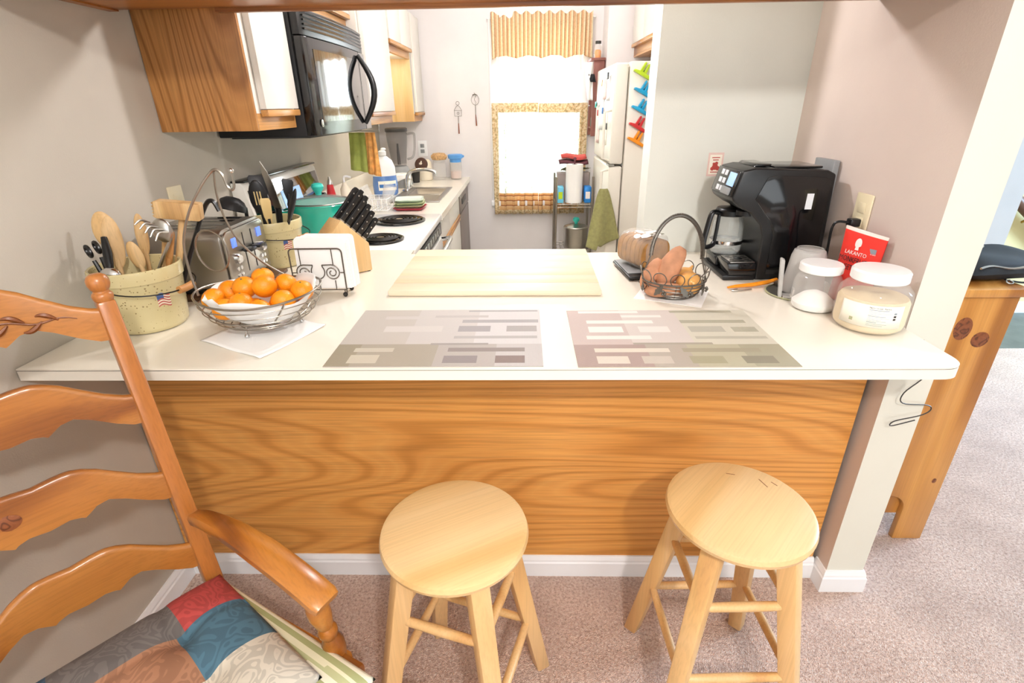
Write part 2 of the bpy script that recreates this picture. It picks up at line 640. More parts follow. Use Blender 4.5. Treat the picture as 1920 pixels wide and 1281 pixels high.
@special('orange_peel')
def _(nt, b):
    co = coords(nt, (1, 1, 1), True)
    g = nd(nt, 'ShaderNodeTexNoise', i_Scale=14.0, i_Detail=3.0)
    nt.links.new(co, g.inputs['Vector'])
    nt.links.new(ramp(nt, g.outputs['Fac'], [(0.3, lin('f08a08')), (0.7, lin('fda41c'))]), b.inputs['Base Color'])
    setp(b, Roughness=0.36)
    b.inputs['Subsurface Weight'].default_value = 0.0
    v = nd(nt, 'ShaderNodeTexVoronoi', i_Scale=420.0)
    nt.links.new(co, v.inputs['Vector'])
    bump(nt, b, v.outputs['Distance'], 0.25, 0.002)


@special('valance')
def _(nt, b):
    tc = nd(nt, 'ShaderNodeTexCoord')
    sp = nd(nt, 'ShaderNodeSeparateXYZ')
    nt.links.new(tc.outputs['Object'], sp.inputs[0])
    mu = nd(nt, 'ShaderNodeMath', operation='MULTIPLY', i_1=34.0)
    nt.links.new(sp.outputs[0], mu.inputs[0])
    fr = nd(nt, 'ShaderNodeMath', operation='FRACT')
    nt.links.new(mu.outputs[0], fr.inputs[0])
    st = ramp(nt, fr.outputs[0], [(0.0, lin('a3643f')), (0.09, lin('e3b98c')), (0.45, lin('e5bf95')), (0.55, lin('f0e3c2')), (0.92, lin('efe0be')), (0.97, lin('a3643f'))])
    n = nd(nt, 'ShaderNodeTexNoise', i_Scale=90.0, i_Detail=3.0)
    nt.links.new(tc.outputs['Object'], n.inputs['Vector'])
    sp2 = ramp(nt, n.outputs['Fac'], [(0.36, (0.82, 0.79, 0.7)), (0.5, (1, 1, 1))])
    nt.links.new(mixc(nt, 0.6, st, sp2, 'MULTIPLY'), b.inputs['Base Color'])
    setp(b, Roughness=0.9)
    cloth_through(nt, b, 0.30)


def cloth_through(nt, b, f):
    """thin cloth lets light through"""
    tr = nd(nt, 'ShaderNodeBsdfTranslucent')
    src = b.inputs['Base Color']
    if src.is_linked:
        nt.links.new(src.links[0].from_socket, tr.inputs[0])
    else:
        tr.inputs[0].default_value = src.default_value
    mx = nd(nt, 'ShaderNodeMixShader', i_Fac=f)
    out = [n for n in nt.nodes if n.type == 'OUTPUT_MATERIAL'][0]
    nt.links.new(b.outputs[0], mx.inputs[1])
    nt.links.new(tr.outputs[0], mx.inputs[2])
    nt.links.new(mx.outputs[0], out.inputs[0])


@special('curtain_floral')
def _(nt, b):
    co = coords(nt, (1, 1, 1))
    n = nd(nt, 'ShaderNodeTexNoise', i_Scale=70.0, i_Detail=2.0, i_Distortion=0.6)
    nt.links.new(co, n.inputs['Vector'])
    nt.links.new(ramp(nt, n.outputs['Fac'], [(0.34, lin('b8a67c')), (0.46, lin('dfc294')), (0.56, lin('ecd9b4')), (0.66, lin('f0e4ca'))]), b.inputs['Base Color'])
    setp(b, Roughness=0.9)
    cloth_through(nt, b, 0.25)


@special('curtain_sheer')
def _(nt, b):
    co = coords(nt, (1, 1, 1))
    n = nd(nt, 'ShaderNodeTexNoise', i_Scale=60.0, i_Detail=2.0, i_Distortion=0.6)
    nt.links.new(co, n.inputs['Vector'])
    nt.links.new(ramp(nt, n.outputs['Fac'], [(0.34, lin('c9d0bd')), (0.5, lin('fbfbf7'))]), b.inputs['Base Color'])
    setp(b, Roughness=0.9)
    cloth_through(nt, b, 0.62)


@special('curtain_band')
def _(nt, b):
    tc = nd(nt, 'ShaderNodeTexCoord')
    sp = nd(nt, 'ShaderNodeSeparateXYZ')
    nt.links.new(tc.outputs['Object'], sp.inputs[0])
    mu = nd(nt, 'ShaderNodeMath', operation='MULTIPLY', i_1=26.0)
    nt.links.new(sp.outputs[2], mu.inputs[0])
    fr = nd(nt, 'ShaderNodeMath', operation='FRACT')
    nt.links.new(mu.outputs[0], fr.inputs[0])
    nt.links.new(ramp(nt, fr.outputs[0], [(0.0, lin('a3603c')), (0.16, lin('a3603c')), (0.2, lin('e0b27a')), (1.0, lin('e6c796'))]), b.inputs['Base Color'])
    setp(b, Roughness=0.9)
    cloth_through(nt, b, 0.25)


def vcol(name, rough=0.7, weave=0.0, swirl=False, wscale=900.0, edge=None):
    def mk(n):
        m, nt, b = base(n)
        at = nd(nt, 'ShaderNodeAttribute', attribute_name='Col')
        c = at.outputs['Color']
        co = coords(nt, (1, 1, 1))
        if swirl:
            w = nd(nt, 'ShaderNodeTexNoise', i_Scale=13.0, i_Detail=1.0, i_Distortion=1.8)
            nt.links.new(co, w.inputs['Vector'])
            mu = nd(nt, 'ShaderNodeMath', operation='MULTIPLY', i_1=44.0)
            nt.links.new(w.outputs['Fac'], mu.inputs[0])
            sn = nd(nt, 'ShaderNodeMath', operation='SINE')
            nt.links.new(mu.outputs[0], sn.inputs[0])
            k = ramp(nt, sn.outputs[0], [(0.0, (0.55, 0.55, 0.55)), (0.1, (0.62, 0.62, 0.62)), (0.25, (1, 1, 1))])
            c = mixc(nt, 0.5, c, k, 'MULTIPLY')
        if weave:
            ck = nd(nt, 'ShaderNodeTexWave', i_Scale=wscale / 6.283, wave_type='BANDS', bands_direction='X')
            nt.links.new(co, ck.inputs['Vector'])
            ck2 = nd(nt, 'ShaderNodeTexWave', i_Scale=wscale / 6.283, wave_type='BANDS', bands_direction='Y')
            nt.links.new(co, ck2.inputs['Vector'])
            ml = nd(nt, 'ShaderNodeMath', operation='MULTIPLY')
            nt.links.new(ck.outputs['Fac'], ml.inputs[0])
            nt.links.new(ck2.outputs['Fac'], ml.inputs[1])
            c = mixc(nt, 0.45, c, ramp(nt, ml.outputs[0], [(0.05, (0.7, 0.7, 0.7)), (0.5, (1, 1, 1))]), 'MULTIPLY')
            bump(nt, b, ml.outputs[0], weave, 0.001)
        nt.links.new(c, b.inputs['Base Color'])
        setp(b, Roughness=rough)
        return m
    _DEF[name] = mk


vcol('placemat_weave', 0.6, 0.4)
vcol('patchwork', 0.9, 0.2, True, 1600)
vcol('face_colours', 0.75)


def colour_faces(o, fn):
    """per-face colour attribute from the face centre (sRGB hex)"""
    me = o.data
    at = me.color_attributes.new('Col', 'FLOAT_COLOR', 'CORNER')
    for p in me.polygons:
        c = lin(fn(p.center))
        for li in p.loop_indices:
            at.data[li].color = (*c, 1)


# ================================================================== the setting
XL, XR = -1.134, 0.952       # left wall, kitchen side of the right wall
DF, DP, DQ, DB, DW = 0.991, 1.259, 1.205, 1.955, 4.33   # counter front, panel, pier front, partition, back wall
CT = 0.915                    # counter top height
HC = 2.44

struct('floor', bx(XL - .1, 5.0, -3.7, DP, -.06, 0).box(XR, 5.0, DP, 3.0, -.06, 0), 'carpet', 'mauve cut-pile carpet of the dining and living room', smooth=0)
struct('floor_kitchen', bx(XL - .1, XR, DP, DW + .1, -.06, 0).box(XR, 1.35, DB, DW + .1, -.06, -.001), 'vinyl', 'pale vinyl floor of the kitchen', smooth=0)
struct('floor_hall', bx(1.35, 5.0, 3.0, 4.4, -.06, 0), 'slate', 'dark slate floor of the hall beyond the carpet', smooth=0)
struct('ceiling', bx(XL - .1, 5.0, -3.7, DW + .1, HC, HC + .08), 'paint_ceiling', smooth=0)
struct('wall_left', bx(XL - .1, XL, -3.7, DW + .1, 0, HC), 'paint_beige', smooth=0)
WX0, WX1, WZ0, WZ1 = -.205, .445, .72, 1.95
struct('wall_back', bx(XL, WX0, DW, DW + .12, 0, HC).box(WX1, .70, DW, DW + .12, 0, HC).box(WX0, WX1, DW, DW + .12, 0, WZ0).box(WX0, WX1, DW, DW + .12, WZ1, HC), 'paint_kitchen', smooth=0)
struct('wall_alcove', bx(.575, 1.35, 4.07, DW, 0, HC), 'paint_kitchen', smooth=0)
struct('wall_fridge', bx(1.25, 1.35, DB + .115, 4.07, 0, HC), 'paint_kitchen', smooth=0)
struct('wall_partition', bx(.447, 1.35, DB, DB + .115, 0, HC), 'paint_greige', smooth=0)
w = MB()
w.add([(x, y, z) for z in (0, HC) for y in (DQ, DB) for x in (XR, XR + .114)],
      [(0, 2, 3, 1), (4, 5, 7, 6), (0, 1, 5, 4), (2, 6, 7, 3), (0, 4, 6, 2), (1, 3, 7, 5)], [0, 0, 1, 0, 0, 1])
struct('wall_right', w, ['paint_blush', 'paint_cream'], 'wall beside the counter ending in a cream painted post', smooth=0)
struct('wall_living', bx(1.35, 2.40, 2.6, 2.72, 0, HC), 'paint_bluegrey', smooth=0)
struct('wall_hall', bx(2.12, 5.0, 3.62, 3.72, 0, HC), 'paint_yellow', smooth=0)
struct('wall_hall_side', bx(2.28, 2.40, 2.72, 3.62, 0, HC), 'paint_yellow', smooth=0)
struct('wall_far_right', bx(5.0, 5.1, -3.7, 4.4, 0, HC), 'paint_beige', smooth=0)
struct('wall_rear', bx(XL - .1, 5.1, -3.8, -3.7, 0, HC), 'paint_beige', smooth=0)


def base_profile(h=.083, t=.013):
    return [(0, 0), (t, 0), (t, h * .68), (t * .75, h * .74), (t * .75, h * .82), (t * .35, h), (0, h)]


def baseboard(name, p0, p1, nrm, label=None):
    p0, p1, nrm = Vector(p0), Vector(p1), Vector(nrm)
    o = MB().prism(base_profile(), lambda u, v, w: tuple(p0.lerp(p1, w) + nrm * u + Vector((0, 0, v))), 0, 1)
    return struct(name, o, 'trim_white', label, smooth=0)


baseboard('baseboard_peninsula', (XL + .013, DP, 0), (XR - .013, DP, 0), (0, -1, 0), 'white baseboard below the oak counter panel')
baseboard('baseboard_left', (XL, -3.6, 0), (XL, DP, 0), (1, 0, 0))
pb = MB()
pr = base_profile()
ring = [((XR, DP), (-1, 0)), ((XR, DQ), (-1, -1)), ((XR + .114, DQ), (1, -1)), ((XR + .114, 2.0), (1, 0))]
vs_, fs_ = [], []
for (cx, cy), (nx, ny) in ring:
    for u, v in pr:
        vs_.append((cx + nx * u, cy + ny * u, v))
n = len(pr)
for i in range(3):
    for k in range(n):
        l = (k + 1) % n
        fs_.append((i * n + k, i * n + l, (i + 1) * n + l, (i + 1) * n + k))
fs_ += [tuple(range(n)), tuple(3 * n + k for k in range(n))]
struct('baseboard_post', pb.add(vs_, fs_), 'trim_white', 'white baseboard wrapping the foot of the cream post', smooth=0)
baseboard('baseboard_living', (1.35, 2.6, 0), (2.40, 2.6, 0), (0, -1, 0))
baseboard('baseboard_hall', (2.40, 3.62, 0), (5.0, 3.62, 0), (0, -1, 0))

# kitchen window
win = bpy.data.objects.new('window_1', None)
col.objects.link(win)
win['kind'] = 'structure'
win['label'] = 'bright kitchen window with white sashes'
m = MB()
t = .035
m.box(WX0 - .05, WX0 + .01, DW - .015, DW + .12, WZ0 - .05, WZ1 + .05).box(WX1 - .01, WX1 + .05, DW - .015, DW + .12, WZ0 - .05, WZ1 + .05)
m.box(WX0, WX1, DW - .015, DW + .12, WZ1 - .01, WZ1 + .05)
m.build('window_frame', 'trim_white', win, bevel=.004)
bx(WX0 - .06, WX1 + .06, DW - .05, DW + .12, WZ0 - .03, WZ0 + .012).build('window_sill', 'trim_white', win, bevel=.006)
zm = .5 * (WZ0 + WZ1)
for (za, zb, dy) in ((WZ0 + .012, zm + .02, .045), (zm - .02, WZ1 - .01, .08)):
    s = MB()
    a, b = WX0 + .01, WX1 - .01
    s.box(a, a + .075, DW + dy, DW + dy + .03, za, zb).box(b - .075, b, DW + dy, DW + dy + .03, za, zb)
    s.box(a + .075, b - .075, DW + dy, DW + dy + .03, za, za + .045).box(a + .075, b - .075, DW + dy, DW + dy + .03, zb - .045, zb)
    so = s.build('sash', 'trim_white', win, bevel=.003)
    bx(a + .075, b - .075, DW + dy + .012, DW + dy + .016, za + .045, zb - .045).build('pane', 'window_glass', so, smooth=0)
lawn = struct('ground', bx(-12, 12, DW + .6, 30, -.5, -.3), 'grass', 'lawn outside the kitchen window', smooth=0)

# ================================================================== peninsula
pen = thing('peninsula_cabinet', 'oak veneered peninsula cabinet under the cream counter', 'cabinet', (0, 0, 0))
bx(XL + .004, XR - .016, DP, DP + .012, .083, .8855).build('oak_panel', 'oak', pen, smooth=0)
bx(XL + .004, .445, DP + .0125, DB - .05, .02, .885).build('cabinet_body', 'laminate_white', pen, smooth=0)
bx(XL + .004, .445, DB - .035, DB - .012, .12, .86).build('door', 'laminate_white', pen, bevel=.002)


def rounded_poly(pts, r, n=6):
    """pts: list of (x,y,flag) ; round flagged corners"""
    out = []
    m = len(pts)
    for i in range(m):
        x, y, fl = pts[i]
        if not fl:
            out.append((x, y))
            continue
        p, a, b = Vector((x, y)), Vector(pts[i - 1][:2]), Vector(pts[(i + 1) % m][:2])
        da, db = (a - p).normalized(), (b - p).normalized()
        for k in range(n + 1):
            t_ = k / n
            q0, q1, q2 = p + da * r, p, p + db * r
            v = q0 * (1 - t_) ** 2 + q1 * 2 * t_ * (1 - t_) + q2 * t_ ** 2
            out.append((v.x, v.y))
    return out


xyz = lambda u, v, w: (u, v, w)
cpoly = rounded_poly([(XL + .002, DF + .004, 0), (XR - .006, DF, 1), (XR - .006, DQ - .0, 0), (XR - .001, DQ + .001, 0), (XR - .001, DB - .001, 0), (-.44, DB - .001, 0), (-.44, 2.016, 0), (XL + .002, 2.016, 0)], .055, 8)
ctr = thing('peninsula_worktop', 'cream laminate peninsula worktop with a rounded corner by the post', 'worktop', (0, 0, 0))
MB().prism(cpoly, xyz, CT - .0035, CT).build('top_sheet', 'laminate_cream', ctr, smooth=30)
inner = [(x * .9995 + .0, y + .0009) for x, y in cpoly]
MB().prism([(x - .0006 if x > .9 else x, max(y, DF + .0012)) for x, y in cpoly], xyz, CT - .005, CT - .0035).build('seam', 'wire_dark', ctr, smooth=30)
MB().prism(cpoly, xyz, .8865, CT - .005).build('edge_band', 'laminate_edge', ctr, smooth=30)

# ================================================================== kitchen run along the left wall
SX0, SX1, SD0, SD1 = XL + .01, -.437, 2.02, 2.765
st = thing('stove', 'white electric coil stove with slanted control panel against left wall', 'stove', (0, 0, 0))
bx(SX0, SX1 - .03, SD0, SD1, .03, .89).build('body', 'enamel_white', st, bevel=.004)
MB().box(SX0, SX1, SD0, SD1, .885, CT + .003).build('cooktop', 'enamel_white', st, bevel=.008, seg=3)
for i, (cx, cy, r) in enumerate(((-.615, 2.18, .085), (-.62, 2.575, .112), (-.90, 2.23, .11), (-.90, 2.60, .085))):
    bn = MB().lathe([(r + .016, .0), (r + .016, .006), (r + .008, .009), (r, .005), (.02, -.004), (0, -.004)], 40, (cx, cy, CT + .003)).build('burner', 'black_gloss', st)
    sp = []
    turns = 4
    for k in range(turns * 28 + 1):
        a = 2 * PI * k / 28
        rr = .022 + (r - .032) * k / (turns * 28)
        sp.append((cx + rr * math.cos(a), cy + rr * math.sin(a), CT + .014))
    sp += [(cx + r * 1.02, cy, CT + .012)]
    MB().tube(sp, .0058, 8, flat=.8).build('coil', 'iron_black', bn)
    MB().lathe([(.016, 0), (.016, .012), (0, .014)], 20, (cx, cy, CT + .004)).build('medallion', 'steel', bn)
# back guard
gpoly = [(SX0, CT), (-1.02, CT), (-1.035, CT + .03), (-1.075, CT + .245), (-1.085, CT + .262), (SX0, CT + .262)]
bp = MB().prism(gpoly, lambda u, v, w: (u, w, v), SD0 + .002, SD1 - .002).build('control_panel', 'enamel_white', st, bevel=.003)
gl = Vector((-.04, 0, .215)).normalized()
gn = Vector((.215, 0, .04)).normalized()
go = Vector((-1.035, 0, CT + .03))
MB().box(.012, .205, SD0 + .02, SD1 - .02, 0, .003, M=frame(go, gl, (0, 1, 0), gn)).build('panel_face', 'black_glass', bp, bevel=.001)
dsp = MB().box(.075, .165, 2.30, 2.50, .003, .005, M=frame(go, gl, (0, 1, 0), gn)).build('display', 'screen_lcd', bp)
bx(SX0, -1.07, SD0 + .004, SD1 - .004, CT + .262, CT + .27).build('top_cap', 'black_gloss', bp, bevel=.003)
for yy in (2.09, 2.17, 2.62, 2.70):
    k = go + gl * .075 + gn * .003
    MB().lathe([(.026, 0), (.026, .01), (.021, .014), (.019, .03), (0, .031)], 20, M=frame((k.x, yy, k.z), gl, (0, 1, 0), gn)).build('knob', 'black_gloss', bp)
od = bx(SX1 - .028, SX1 - .002, SD0 + .012, SD1 - .012, .22, .80).build('oven_door', 'enamel_white', st, bevel=.004)
bx(SX1 - .002, SX1 + .001, SD0 + .10, SD1 - .10, .36, .66).build('oven_window', 'black_glass', od)
vg = bx(SX1 - .026, SX1 - .004, SD0 + .02, SD1 - .02, .815, .875).build('vent_grille', 'black_plastic', st, bevel=.003)
for k in range(9):
    bx(SX1 - .0045, SX1 - .001, SD0 + .09 + k * .067, SD0 + .135 + k * .067, .832, .86).build('vent_slat', 'steel', vg)
MB().tube([(SX1 - .004, SD0 + .04, .79), (SX1 + .045, SD0 + .045, .80), (SX1 + .05, SD0 + .08, .80), (SX1 + .05, SD1 - .08, .80), (SX1 + .045, SD1 - .045, .80), (SX1 - .004, SD1 - .04, .79)], .011, 10).build('door_handle', 'chrome', od)
bx(SX1 - .03, SX1 - .006, SD0 + .012, SD1 - .012, .05, .205).build('drawer', 'enamel_white', st, bevel=.004)

# worktop with sink cut-out beyond the stove
KX = -.437
sx0, sx1, sd0, sd1 = -.80, -.515, 3.14, 3.72
bc = MB()
xs = [XL + .002, sx0, sx1, KX]
ys = [SD1 + .006, sd0, sd1, DW - .002]
grid_v = [(x, y, z) for z in (.88, CT) for y in ys for x in xs]
ff = []
for j in range(3):
    for i in range(3):
        if i == 1 and j == 1:
            continue
        a = j * 4 + i
        ff.append((a, a + 4, a + 5, a + 1))
        ff.append((a + 16, a + 17, a + 21, a + 20))
per = [0, 1, 2, 3, 7, 11, 15, 14, 13, 12, 8, 4]
for a, b in zip(per, per[1:] + per[:1]):
    ff.append((a, b, b + 16, a + 16))
hole = [5, 6, 10, 9]
for a, b in zip(hole, hole[1:] + hole[:1]):
    ff.append((b, a, a + 16, b + 16))
wk = bc.add(grid_v, ff).build('sink_worktop', 'laminate_cream', smooth=0)
tag(wk, 'cream worktop around the sink beyond the stove', 'worktop')
bs_ = MB().box(XL + .002, XL + .02, SD1 + .01, DW - .004, CT, CT + .1).build('backsplash', 'laminate_cream', wk, bevel=.004)

sk = thing('sink', 'stainless steel kitchen sink set into the far worktop', 'sink', (0, 0, 0))
m = MB()
o, i_ = .0, .03
for (a0, a1, b0, b1) in ((sx0 - .012, sx1 + .012, sd0 - .012, sd0 + i_), (sx0 - .012, sx1 + .012, sd1 - i_, sd1 + .012), (sx0 - .012, sx0 + .05, sd0 + i_, sd1 - i_), (sx1 - .02, sx1 + .012, sd0 + i_, sd1 - i_)):
    m.box(a0, a1, b0, b1, CT + .001, CT + .006)
m.build('rim', 'steel_brushed', sk, bevel=.0015)
mid = .5 * (sd0 + sd1)
for (b0, b1) in ((sd0 + i_, mid - .012), (mid + .012, sd1 - i_)):
    a0, a1 = sx0 + .05, sx1 - .02
    dz = .16
    v = [(a0, b0, CT + .002), (a1, b0, CT + .002), (a1, b1, CT + .002), (a0, b1, CT + .002), (a0 + .02, b0 + .02, CT - dz), (a1 - .02, b0 + .02, CT - dz), (a1 - .02, b1 - .02, CT - dz), (a0 + .02, b1 - .02, CT - dz)]
    MB().add(v, [(0, 1, 5, 4), (1, 2, 6, 5), (2, 3, 7, 6), (3, 0, 4, 7), (4, 5, 6, 7)]).build('basin', 'steel_brushed', sk, bevel=.012, seg=3, solid=.002, fix=False)
bx(sx0 + .05, sx1 - .02, mid - .012, mid + .012, CT - .05, CT + .004).build('divider', 'steel_brushed', sk, bevel=.003)
fa = thing('faucet', 'chrome single-spout faucet at the back of the sink', 'faucet', (sx0 + .005, mid + .2, CT + .006))
MB().box(-.02, .02, -.09, .09, 0, .012).build('base_plate', 'chrome', fa, bevel=.005)
MB().tube(smoothpts([(0, 0, .01), (0, 0, .07), (.03, 0, .115), (.12, 0, .13), (.19, 0, .115), (.2, 0, .09)]), .011, 10).build('spout', 'chrome', fa)
MB().lathe([(.018, 0), (.02, .03), (.012, .045), (0, .047)], 16, (0, .06, .012)).build('handle', 'chrome', fa)

# base cabinets + dishwasher under it
CF = KX - .025
cb = thing('base_cabinet', 'white base cabinet with oak pull rails under the sink', 'cabinet', (0, 0, 0))
bx(XL + .002, CF - .02, SD1 + .006, 3.73, .1, .74).box(CF - .04, CF - .02, SD1 + .006, 3.73, .74, .88).build('body', 'laminate_white', cb, smooth=0)
bx(XL + .002, CF - .07, SD1 + .006, 3.73, 0, .1).build('toe_kick', 'dark_grey', cb, smooth=0)
for (a, b) in ((SD1 + .012, 3.23), (3.236, 3.73)):
    d = bx(CF - .02, CF, a, b, .735, .855).build('drawer', 'laminate_white', cb, bevel=.002)
    bx(CF - .02, CF + .006, a, b, .715, .733).build('pull_rail', 'oak_y', d, bevel=.003)
    d = bx(CF - .02, CF, a, b, .11, .69).build('door', 'laminate_white', cb, bevel=.002)
    bx(CF - .02, CF + .006, a, b, .69, .71).build('pull_rail', 'oak_y', d, bevel=.003)
dw = thing('dishwasher', 'taupe dishwasher at the far end of the worktop by the back wall', 'dishwasher', (0, 0, 0))
bx(XL + .1, CF - .02, 3.74, DW - .006, .1, .875).build('body', 'taupe_plastic', dw, smooth=0)
bx(CF - .02, CF + .004, 3.742, DW - .008, .12, .72).build('door', 'taupe_plastic', dw, bevel=.004)
cp_ = bx(CF - .02, CF + .006, 3.742, DW - .008, .73, .872).build('control_panel', 'taupe_plastic', dw, bevel=.004)
bx(CF + .006, CF + .012, 3.85, 4.1, .78, .82).build('latch', 'dark_grey', cp_, bevel=.002)

# ------------------------------------------------------------------ wall cabinets
UZ0, UZ1 = 1.372, 2.05


def wall_cab(label, d0, d1, z0, z1, xf, ndoors, side=None):
    c = thing('wall_cabinet', label, 'cabinet', (0, 0, 0))
    b_ = bx(XL + .002, xf - .042, d0, d1, z0 + .004, z1).build('body', 'laminate_white', c, smooth=0)
    bx(xf - .042, xf - .022, d0, d1, z0, z0 + .05).build('bottom_rail', 'oak_y', c, bevel=.002)
    bx(xf - .042, xf - .022, d0, d1, z0 + .05, z1).build('face_frame', 'oak_y' if False else 'laminate_white', c, smooth=0)
    if side:
        bx(XL + .002, xf - .022, d0 - .012, d0 - .0005, z0, z1).build('side_panel', side, c, bevel=.0015)
    w_ = (d1 - d0 - .03) / ndoors
    for k in range(ndoors):
        a = d0 + .026 + k * w_
        dd = bx(xf - .021, xf, a, a + w_ - .005, z0 + .062, z1 - .01).build('door', 'laminate_white', c, bevel=.0015)
        bx(xf - .021, xf + .004, a, a + w_ - .005, z0 + .04, z0 + .06).build('pull_rail', 'oak_y', dd, bevel=.003)
    return c


wall_cab('white wall cabinet with an oak side panel next to the black microwave', 1.732, 2.022, UZ0, HC - .12, -.805, 1, 'oak_v')
wall_cab('short white wall cabinet above the black microwave', 2.03, 2.788, 1.765, HC - .12, -.805, 2)
wall_cab('white wall cabinet between the microwave and the sink cabinets', 2.796, 3.34, 1.352, 2.02, -.76, 1)
wall_cab('short white wall cabinet with oak rail over the sink', 3.344, 4.0, 1.73, 2.02, -.76, 2)
wall_cab('white wall cabinet in the corner by the back wall', 4.016, DW - .004, 1.338, 2.02, -.76, 1, 'block_maple')

# hanging cabinet over the peninsula
hc = thing('hanging_cabinet', 'oak framed cabinet hung from the ceiling over the counter', 'cabinet', (0, 0, 0))
H0, H1, HZ = 1.15, 1.655, 1.682
bx(XL + .004, XR - .004, H0 + .02, H1 - .02, HZ + .014, HC - .001).build('body', 'laminate_white', hc, smooth=0)
bx(XL + .004, XR - .004, H0 + .02, H1 - .02, HZ + .004, HZ + .0138).build('bottom_panel', 'oak_x', hc, smooth=0)
bx(XL + .004, XR - .004, H0, H0 + .0198, HZ, HZ + .05).build('front_rail', 'oak_x', hc, bevel=.003)
bx(-.84, XR - .004, H1 - .0198, H1, HZ - .006, HZ + .045).build('back_rail', 'oak_x', hc, bevel=.003)
bx(XL + .004, -.8402, H1 - .0198, H1 - .004, HZ + .006, HZ + .045).build('back_rail', 'oak_x', hc, bevel=.002)
bx(XL + .004, XL + .03, H0 + .02, H1 - .02, HZ, HZ + .0038).build('end_batten', 'oak_x', hc)
bx(XR - .03, XR - .004, H0 + .02, H1 - .02, HZ, HZ + .0038).build('end_batten', 'oak_x', hc)
for k in range(4):
    a = XL + .02 + k * .517
    for yy in ((H0 - .02, H0 - .0002), (H1 + .0002, H1 + .02)):
        bx(a, a + .505, yy[0], yy[1], HZ + .055, HC - .03).build('door', 'laminate_white', hc, bevel=.002)

# ------------------------------------------------------------------ microwave
mw = thing('microwave', 'black over-the-range microwave with vent grille and bowed door handle', 'microwave', (0, 0, 0))
m0, m1, mz0, mz1, mx = 2.032, 2.786, 1.338, 1.752, -.742
bx(XL + .006, mx - .055, m0, m1, mz0, mz1).build('body', 'black_satin', mw, bevel=.004)
dr = MB()
# bowed door and grille: shallow arc in plan


def bow(t_):
    return .020 * (1 - (2 * t_ - 1) ** 2)


def bowed(z0, z1, x_off, thick, d0=m0, d1=m1, nseg=16):
    mb = MB()
    ou, inn = [], []
    for i in range(nseg + 1):
        t_ = i / nseg
        y = d0 + (d1 - d0) * t_
        tt = (y - m0) / (m1 - m0)
        ou.append((mx - .02 + bow(tt) + x_off, y))
        inn.append((mx - .02 + bow(tt) + x_off - thick, y))
    mb.prism(ou + inn[::-1], xyz, z0, z1)
    return mb


door = bowed(mz0 + .004, mz0 + .325, 0, .034).build('door', 'black_gloss', mw, bevel=.002)
bowed(mz0 + .05, mz0 + .29, .0012, .003, m0 + .07, m1 - .16).build('window', 'black_glass', door, smooth=30)
bowed(mz0 + .004, mz0 + .325, .0008, .002, m1 - .13, m1 - .004).build('control_strip', 'black_glass', mw, smooth=30)
gr = bowed(mz0 + .329, mz1 - .002, -.006, .026).build('vent_grille', 'black_plastic', mw, bevel=.002)
for k in range(5):
    z = mz0 + .346 + k * .0135
    bowed(z, z + .006, .001, .008, m0 + .03, m1 - .03).build('louver', 'black_gloss', gr, smooth=30)
hp = []
hy = m1 - .16
for k in range(13):
    t_ = k / 12
    z = mz0 + .03 + .28 * t_
    hp.append((mx - .02 + bow((hy - m0) / (m1 - m0)) + .004 + .058 * math.sin(PI * t_), hy, z))
MB().tube(hp, [.010 + .004 * math.sin(PI * k / 12) for k in range(13)], 10).build('handle', 'black_plastic', door)
bdg = frame((mx - .02 + bow(.1) + .0005, m0 + .055, mz0 + .045), (0, 1, 0), (0, 0, 1), (1, 0, .0))
lg = MB().lathe([(.013, 0), (.013, .0015), (.0115, .002), (0, .002)], 24, M=bdg).build('badge', 'steel', door)
MB().lathe([(.0095, .0021), (.0085, .0026), (.0075, .0021)], 24, M=bdg).build('badge_ring', 'dark_grey', lg)
bx(XL + .03, mx - .06, m0 + .04, m1 - .04, mz0 - .006, mz0 - .0005).build('bottom_filter', 'dark_grey', mw, bevel=.002)

# ================================================================== stools


def make_stool(label, loc, rz):
    s = thing('bar_stool', label, 'stool', loc, rz, 'round wooden stools at the counter')
    MB().lathe([(0, .578), (.146, .578), (.157, .586), (.160, .596), (.157, .606), (.148, .6105), (0, .6105)], 56).build('seat', 'maple', s, smooth=30)
    legs = []
    for k in range(4):
        a = R(90 * k)
        p0 = Vector((.222 * math.cos(a), .222 * math.sin(a), .001))
        p1 = Vector((.112 * math.cos(a), .112 * math.sin(a), .5785))
        legs.append((p0, p1))
        ax = (p1 - p0).normalized()
        ux = Vector((math.cos(a), math.sin(a), 0))
        uy = Vector((-math.sin(a), math.cos(a), 0))
        v = []
        for (p, w) in ((p0, .019), (p1, .022)):
            v += [p + ux * (i * w) + uy * (j * w) for i, j in ((-1, -1), (1, -1), (1, 1), (-1, 1))]
        MB().add(v, [(3, 2, 1, 0), (4, 5, 6, 7), (0, 1, 5, 4), (1, 2, 6, 5), (2, 3, 7, 6), (3, 0, 4, 7)]).build('leg', 'maple_leg', s, bevel=.006, seg=2)
    for k in range(4):
        for z in (.41 + .012 * (k % 2), .205 + .012 * (k % 2)):
            a0, a1 = legs[k]
            b0, b1 = legs[(k + 1) % 4]
            p = a0.lerp(a1, z / .578)
            q = b0.lerp(b1, z / .578)
            d = (q - p).normalized()
            MB().tube([p + d * .012, p + d * .03, p.lerp(q, .5), q - d * .03, q - d * .012], [.008, .0102, .0112, .0102, .008], 10).build('rung', 'maple_leg', s)
    return s


